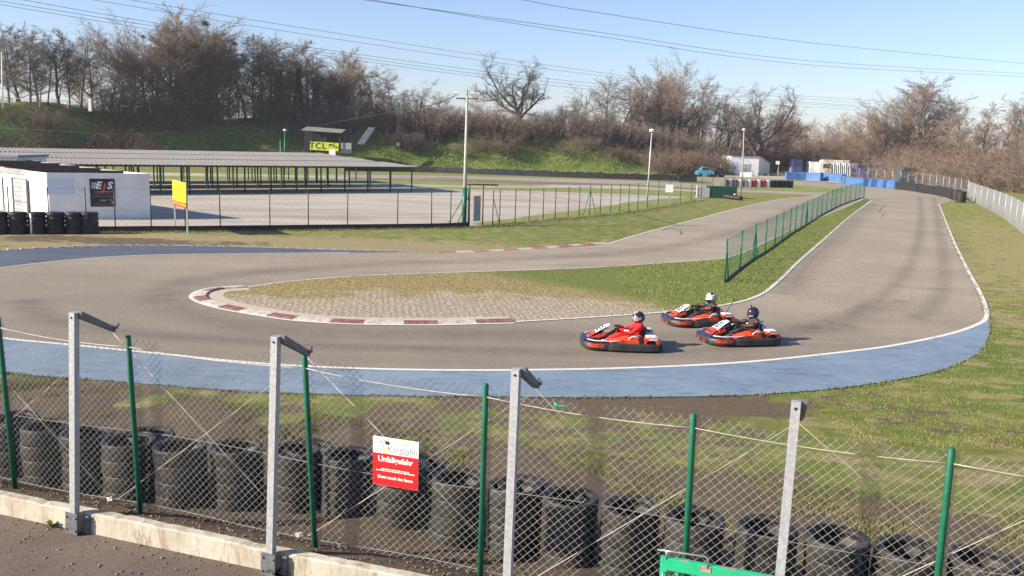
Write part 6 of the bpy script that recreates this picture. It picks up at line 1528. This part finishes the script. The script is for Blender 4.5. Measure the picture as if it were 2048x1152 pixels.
    m = MB(); prof = [(-.10, .10), (-.28, .085), (-.46, .10), (-.60, .19), (-.68, .34), (-.72, .52)]; vs = []
    for x, z in prof:
        for y, dx, dz in ((-.20, .03, .10), (-.17, .0, .02), (0, -.015, 0), (.17, .0, .02), (.20, .03, .10)): vs.append((x + dx, y, z + dz * (1 if z < .3 else .25)))
    m.add(vs, [(i * 5 + j, i * 5 + j + 1, (i + 1) * 5 + j + 1, (i + 1) * 5 + j) for i in range(5) for j in range(4)], smooth=True); s = obj('seat', m, 'blackgloss', k, fix=False); so_ = s.modifiers.new('thickness', 'SOLIDIFY'); so_.thickness = .015
    m = MB(); m.box((-.58, -.36, .22), (.26, .16, .20)); m.box((-.58, -.36, .35), (.18, .12, .08)); 
    for i in range(5): m.box((-.58, -.36, .17 + i * .03), (.29, .19, .008))
    eng = obj('engine', m, 'galv_dark', k, bevel=.006); obj('exhaust', MB().tube([(-.5, -.36, .3), (-.7, -.30, .33), (-.85, -.1, .30), (-.95, .2, .28)], .035, 10), 'chrome', eng)
    obj('rear_cover', MB().box((-.83, 0, .33), (.26, .66, .10), taper=.85), 'blackgloss', k, bevel=.02)
    obj('rear_hoop', MB().tube([(-.62, .33, .15), (-.66, .33, .40), (-.76, .25, .46), (-.80, 0, .47), (-.76, -.25, .46), (-.66, -.33, .40), (-.62, -.33, .15)], .014, 8), 'black', k)
    obj('axle', MB().cyl((-.76, -.5, .14), (-.76, .5, .14), .018, 8), 'chrome', k); obj('axle', MB().cyl((.44, -.48, .13), (.44, .48, .13), .014, 8), 'chrome', k)
    if rod: obj('flag_rod', MB().tube([(-.9, .2, .35), (-1.08, .16, .62), (-1.22, .13, .78)], .012, 6), 'black', k)
    return k

def make_person(label, loc, rotz, suit, scale, helmet, lean=0.0, turn=0.0, arms=0.0):
    p = thing('person', label, 'person', loc, rotz); p.scale = (scale,) * 3
    V = []; E = []; Rr = []
    def a(co, r, par=None):
        V.append(co); Rr.append(r); i = len(V) - 1
        if par is not None: E.append((par, i))
        return i
    L = lean
    pel = a((-.42, 0, .22), .16); sp = a((-.475 + L * .3, 0, .34), .155, pel); ch = a((-.51 + L * .7, 0, .47), .175, sp); ub = a((-.515 + L, 0, .575), .145, ch); nk = a((-.505 + L, 0, .645), .058, ub); hd_ = a((-.485 + L, turn * .02, .735), .085, nk); a((-.485 + L, turn * .02, .80), .075, hd_)
    for s in (-1, 1):
        sh_ = a((-.51 + L, .165 * s, .595), .085, ub); sb = a((-.49 + L, .215 * s, .56), .084, sh_); el = a((-.285 + L * .5, .295 * s, .425 + arms), .064, sb); fa = a((-.13, .235 * s, .455 + arms * .6), .054, el); wr_ = a((-.02, .175 * s, .485), .031, fa); pm = a((.045, .165 * s, .50), .036, wr_)
        # five fingers close round the wheel rim
        for j, (dy, dz, ln) in enumerate(((-.030, .030, .030), (-.012, .034, .034), (.008, .033, .032), (.026, .026, .026))):
            b1 = a((.075, (.165 + dy) * s, .505 + dz), .0105, pm); b2 = a((.075 + ln, (.160 + dy) * s, .508 + dz * .5), .0095, b1); a((.085 + ln * .4, (.158 + dy) * s, .470 + dz * .3), .0085, b2)
        t1 = a((.035, (.125) * s, .505), .012, pm); a((.06, .115 * s, .475), .010, t1)
        hp = a((-.37, .10 * s, .215), .11, pel); th_ = a((-.16, .165 * s, .30), .10, hp); kn = a((.06, .215 * s, .355), .080, th_); cf = a((.24, .18 * s, .26), .066, kn); an = a((.44, .14 * s, .135), .040, cf); hl = a((.47, .14 * s, .10), .042, an); ft = a((.56, .14 * s, .15), .038, hl); a((.62, .14 * s, .205), .030, ft)
    me = bpy.data.meshes.new('body'); me.from_pydata(V, E, []); o = link(bpy.data.objects.new('tmp_body', me))
    sk = o.modifiers.new('s', 'SKIN'); sk.use_smooth_shade = True; sk.branch_smoothing = .4
    for i, v in enumerate(me.skin_vertices[0].data): v.radius = (Rr[i], Rr[i]); v.use_root = (i == 0)
    sb_ = o.modifiers.new('u', 'SUBSURF'); sb_.levels = 2; sb_.render_levels = 2
    # folds in the cloth
    tx = bpy.data.textures.new('folds', 'CLOUDS'); tx.noise_scale = .07; dm = o.modifiers.new('d', 'DISPLACE'); dm.texture = tx; dm.strength = .035; dm.mid_level = .5
    dg = bpy.context.evaluated_depsgraph_get(); nm = bpy.data.meshes.new_from_object(o.evaluated_get(dg)); bpy.data.objects.remove(o)
    nm.materials.clear(); nm.materials.append(M_[suit]); nm.materials.append(M_['black']); nm.materials.append(M_['orangered'] if suit != 'suitred' else M_['signwhite'])
    for f in nm.polygons:
        c = f.center; f.use_smooth = True
        f.material_index = 1 if (c.x > -.015 and c.z > .42) or (c.x > .45 and c.z < .26) else 0
        if suit == 'suitred' and f.material_index == 1 and c.z > .42 and c.x < .02: f.material_index = 0
        if suit != 'suitred' and abs(c.y) > .17 and .575 < c.z < .60 and c.x < -.40 + L: f.material_index = 2
        if suit != 'suitred' and abs(c.y) > .22 and -.30 < c.x < -.12 and .462 + arms < c.z + (c.x + .2) * .12 < .476 + arms: f.material_index = 2
        if suit == 'suitred' and abs(c.y) > .2 and -.20 < c.x < -.10 and .47 < c.z < .50: f.material_index = 2
    b = link(bpy.data.objects.new('body', nm)); b.parent = p
    # crash helmet
    hc = Vector((-.48 + L, turn * .02, .775)); bm = bmesh.new(); bmesh.ops.create_uvsphere(bm, u_segments=32, v_segments=22, radius=1)
    for v in bm.verts:
        x, y, z = v.co; q = Vector((x * .165, y * .138, z * .162))
        if x > 0 and z < 0: q.x += .030 * min(1, -z * 1.6) * (x); q.z *= 1.06
        if z < -.75: q.z = -.75 * .150 * 1.06 - .01 * (abs(z) - .75)
        if x < 0 and z < -.2: q.x *= 1 - .16 * (-z - .2)
        v.co = q
    def shell(pred, grow, mat_, name, par, smooth=True):
        m = MB(); idx = {}; fs = []; vs = []
        for f in bm.faces:
            if pred(f.calc_center_median()):
                t = []
                for v in f.verts:
                    if v.index not in idx: idx[v.index] = len(vs); vs.append(v.co * grow)
                    t.append(idx[v.index])
                fs.append(tuple(t))
        T = Matrix.Translation(hc) @ Matrix.Rotation(turn, 4, 'Z') @ Matrix.Rotation(R(6), 4, 'Y'); m.add(vs, fs, 0, True, T); return obj(name, m, mat_, par, fix=False)
    bm.verts.index_update(); vis = lambda c: c.x > .045 and -.035 < c.z < .055
    hm = shell(lambda c: True, 1.0, helmet['shell'], 'helmet', p); shell(vis, 1.03, helmet['visor'], 'visor', hm)
    if helmet.get('white'):
        shell(lambda c: (abs(c.z - .085 + c.x * .35) < .018 or abs(c.z - .02 + c.x * .45) < .016 or abs(c.z + .055 + c.x * .5) < .018) and c.x < .06 or (c.x > .05 and c.z > .058), 1.015, helmet['mark'], 'helmet_stripe', hm)
    else:
        shell(lambda c: (abs(c.y) > .06 and abs(c.z + .02 + c.x * .3) < .03 and -.05 < c.x < .14) or (c.z > .10 and abs(c.y) < .06 and c.x > .0), 1.015, helmet['mark'], 'helmet_stripe', hm)
        shell(lambda c: abs(c.y) > .05 and c.x > .05 and -.075 < c.z < -.05, 1.02, helmet['mark2'], 'helmet_stripe', hm)
    m = MB(); T = Matrix.Translation(hc)
    if helmet.get('cam'): m.tube([T @ Vector((.06, 0, .13)), T @ Vector((.075, 0, .185)), T @ Vector((.085, 0, .21))], [.012, .014, .022], 8); obj('helmet_camera', m, 'black', hm)
    bm.free(); return p

k1, k2, k3 = G(1237, 694), G(1391, 648), G(1470, 684)
def kart_and_driver(kl, pl, loc, yaw, num, sc_, suit, helmet, **kw):
    sc_ *= .93
    make_kart(kl, (loc.x, loc.y, .014), R(yaw), num, sc_, kw.pop('rod', False)); make_person(pl, (loc.x, loc.y, .014), R(yaw), suit, sc_ * 1.05, helmet, **kw)
kart_and_driver('orange and white rental kart leading the group, driven by the person in red', 'person in a red race suit with a black and silver helmet, hands on the wheel', k1, 180, '04', 1.0, 'suitred', dict(shell='blackgloss', visor='chrome', mark='metal_grey', mark2='orangered'))
kart_and_driver('orange and black kart nearest the inside grass, with a thin rod at its rear', 'person in a black race suit with a white striped helmet', k2, 192, '07', .98, 'suitblack', dict(shell='blackgloss', visor='kwhite', mark='kwhite', mark2='kwhite', white=True), lean=.02, arms=.05, rod=True)
kart_and_driver('orange and black kart at the back on the right, nearest the blue strip', 'person in a black suit with orange trim and a dark helmet carrying a small camera', k3, 194, '04', 1.0, 'suitblack', dict(shell='blackgloss', visor='glass', mark='kblue', mark2='kwhite', cam=True), arms=.03)

# rubber laid down along the racing line: thin, worn, see-through towards its edges
def rubber_mat():
    m, nt, b = newmat('laid_rubber'); uv = nt.nodes.new('ShaderNodeUVMap'); uv.uv_map = 'across'; sx = nt.nodes.new('ShaderNodeSeparateXYZ'); nt.links.new(uv.outputs[0], sx.inputs[0]); v = worldpos(nt)
    e = mth(nt, 'SUBTRACT', 1.0, mth(nt, 'ABSOLUTE', mth(nt, 'SUBTRACT', mth(nt, 'MULTIPLY', sx.outputs[0], 2.0), 1.0)))
    a = mth(nt, 'MULTIPLY', ramp(nt, e, 0, 1), ramp(nt, noise(nt, v, 1.6, 6, .7, .3), .1, .7)); a = mth(nt, 'MULTIPLY', a, .19)
    b.inputs['Base Color'].default_value = lin((.085, .078, .07)); b.inputs['Roughness'].default_value = .7; nt.links.new(a, b.inputs['Alpha']); return m
M_['rubberlaid'] = rubber_mat()
def racing_line(pts, w):
    P_ = smooth2(gp(pts), 6); mb = MB(); ribbon(mb, P_, w, -w, .020); n = len(P_); o = struct('racing_line', mb, 'rubberlaid'); uv = o.data.uv_layers.new(name='across')
    for lp in o.data.loops: uv.data[lp.index].uv = (0 if lp.vertex_index < n else 1, 0)
racing_line([(1868, 396), (1874, 430), (1882, 480), (1888, 530), (1880, 590), (1830, 640)], .55)
racing_line([(1840, 396), (1842, 430), (1838, 480), (1800, 560), (1700, 630)], .5)
racing_line([(1752, 408), (1722, 432), (1672, 480), (1625, 525), (1585, 565), (1560, 590)], 1.1)
racing_line([(1700, 650), (1500, 668), (1300, 676), (1050, 672), (800, 668), (600, 664), (450, 646), (340, 612), (350, 575), (450, 552), (700, 532), (1000, 520), (1300, 500), (1500, 455), (1620, 405)], 1.3)
racing_line([(1800, 600), (1500, 690), (1200, 706), (900, 700), (600, 690), (300, 670), (100, 640), (50, 600)], .8)

# ------------------------------------------------------------------ daylight
SUN = Vector((-1, -.32, 0)).normalized() * math.cos(R(27)) + Vector((0, 0, math.sin(R(27))))
w = bpy.data.worlds.new('World'); sc.world = w; w.use_nodes = True; nt = w.node_tree
sky = nt.nodes.new('ShaderNodeTexSky'); sky.sky_type = 'NISHITA'; sky.sun_disc = False; sky.sun_elevation = R(27); sky.sun_rotation = math.atan2(SUN.x, SUN.y)
sky.air_density = 1.0; sky.dust_density = .6; sky.ozone_density = 3.0
nt.links.new(mixc(nt, 1.0, sky.outputs[0], (.99, .95, 1.08), 'MULTIPLY'), nt.nodes['Background'].inputs[0]); nt.nodes['Background'].inputs[1].default_value = .088
sl = bpy.data.lights.new('sun', 'SUN'); sl.energy = 5.0; sl.angle = R(.5); sl.color = (1.0, .89, .73)
so = link(bpy.data.objects.new('sun', sl)); so.rotation_euler = SUN.to_track_quat('Z', 'Y').to_euler(); so.location = (-30, -5, 40)
sc.view_settings.view_transform = 'Standard'; sc.view_settings.look = 'None'; sc.view_settings.exposure = 1.02; sc.view_settings.gamma = 1

# faint winter haze over the whole place
hz_ = MB(); hz_.box((0, 720, 21), (2000, 1800, 45)); ho = obj('haze', hz_, 'galv'); ho.data.materials.clear()
hm_ = bpy.data.materials.new('thin_haze'); hm_.use_nodes = True; nt = hm_.node_tree; nt.nodes.remove(nt.nodes['Principled BSDF'])
pv = nt.nodes.new('ShaderNodeVolumePrincipled'); pv.inputs['Color'].default_value = (.86, .90, 1, 1); pv.inputs['Density'].default_value = .00022; pv.inputs['Anisotropy'].default_value = .2
nt.links.new(pv.outputs[0], nt.nodes['Material Output'].inputs['Volume']); ho.data.materials.append(hm_); ho['kind'] = 'stuff'; ho['label'] = 'thin pale winter haze over the track and woods'
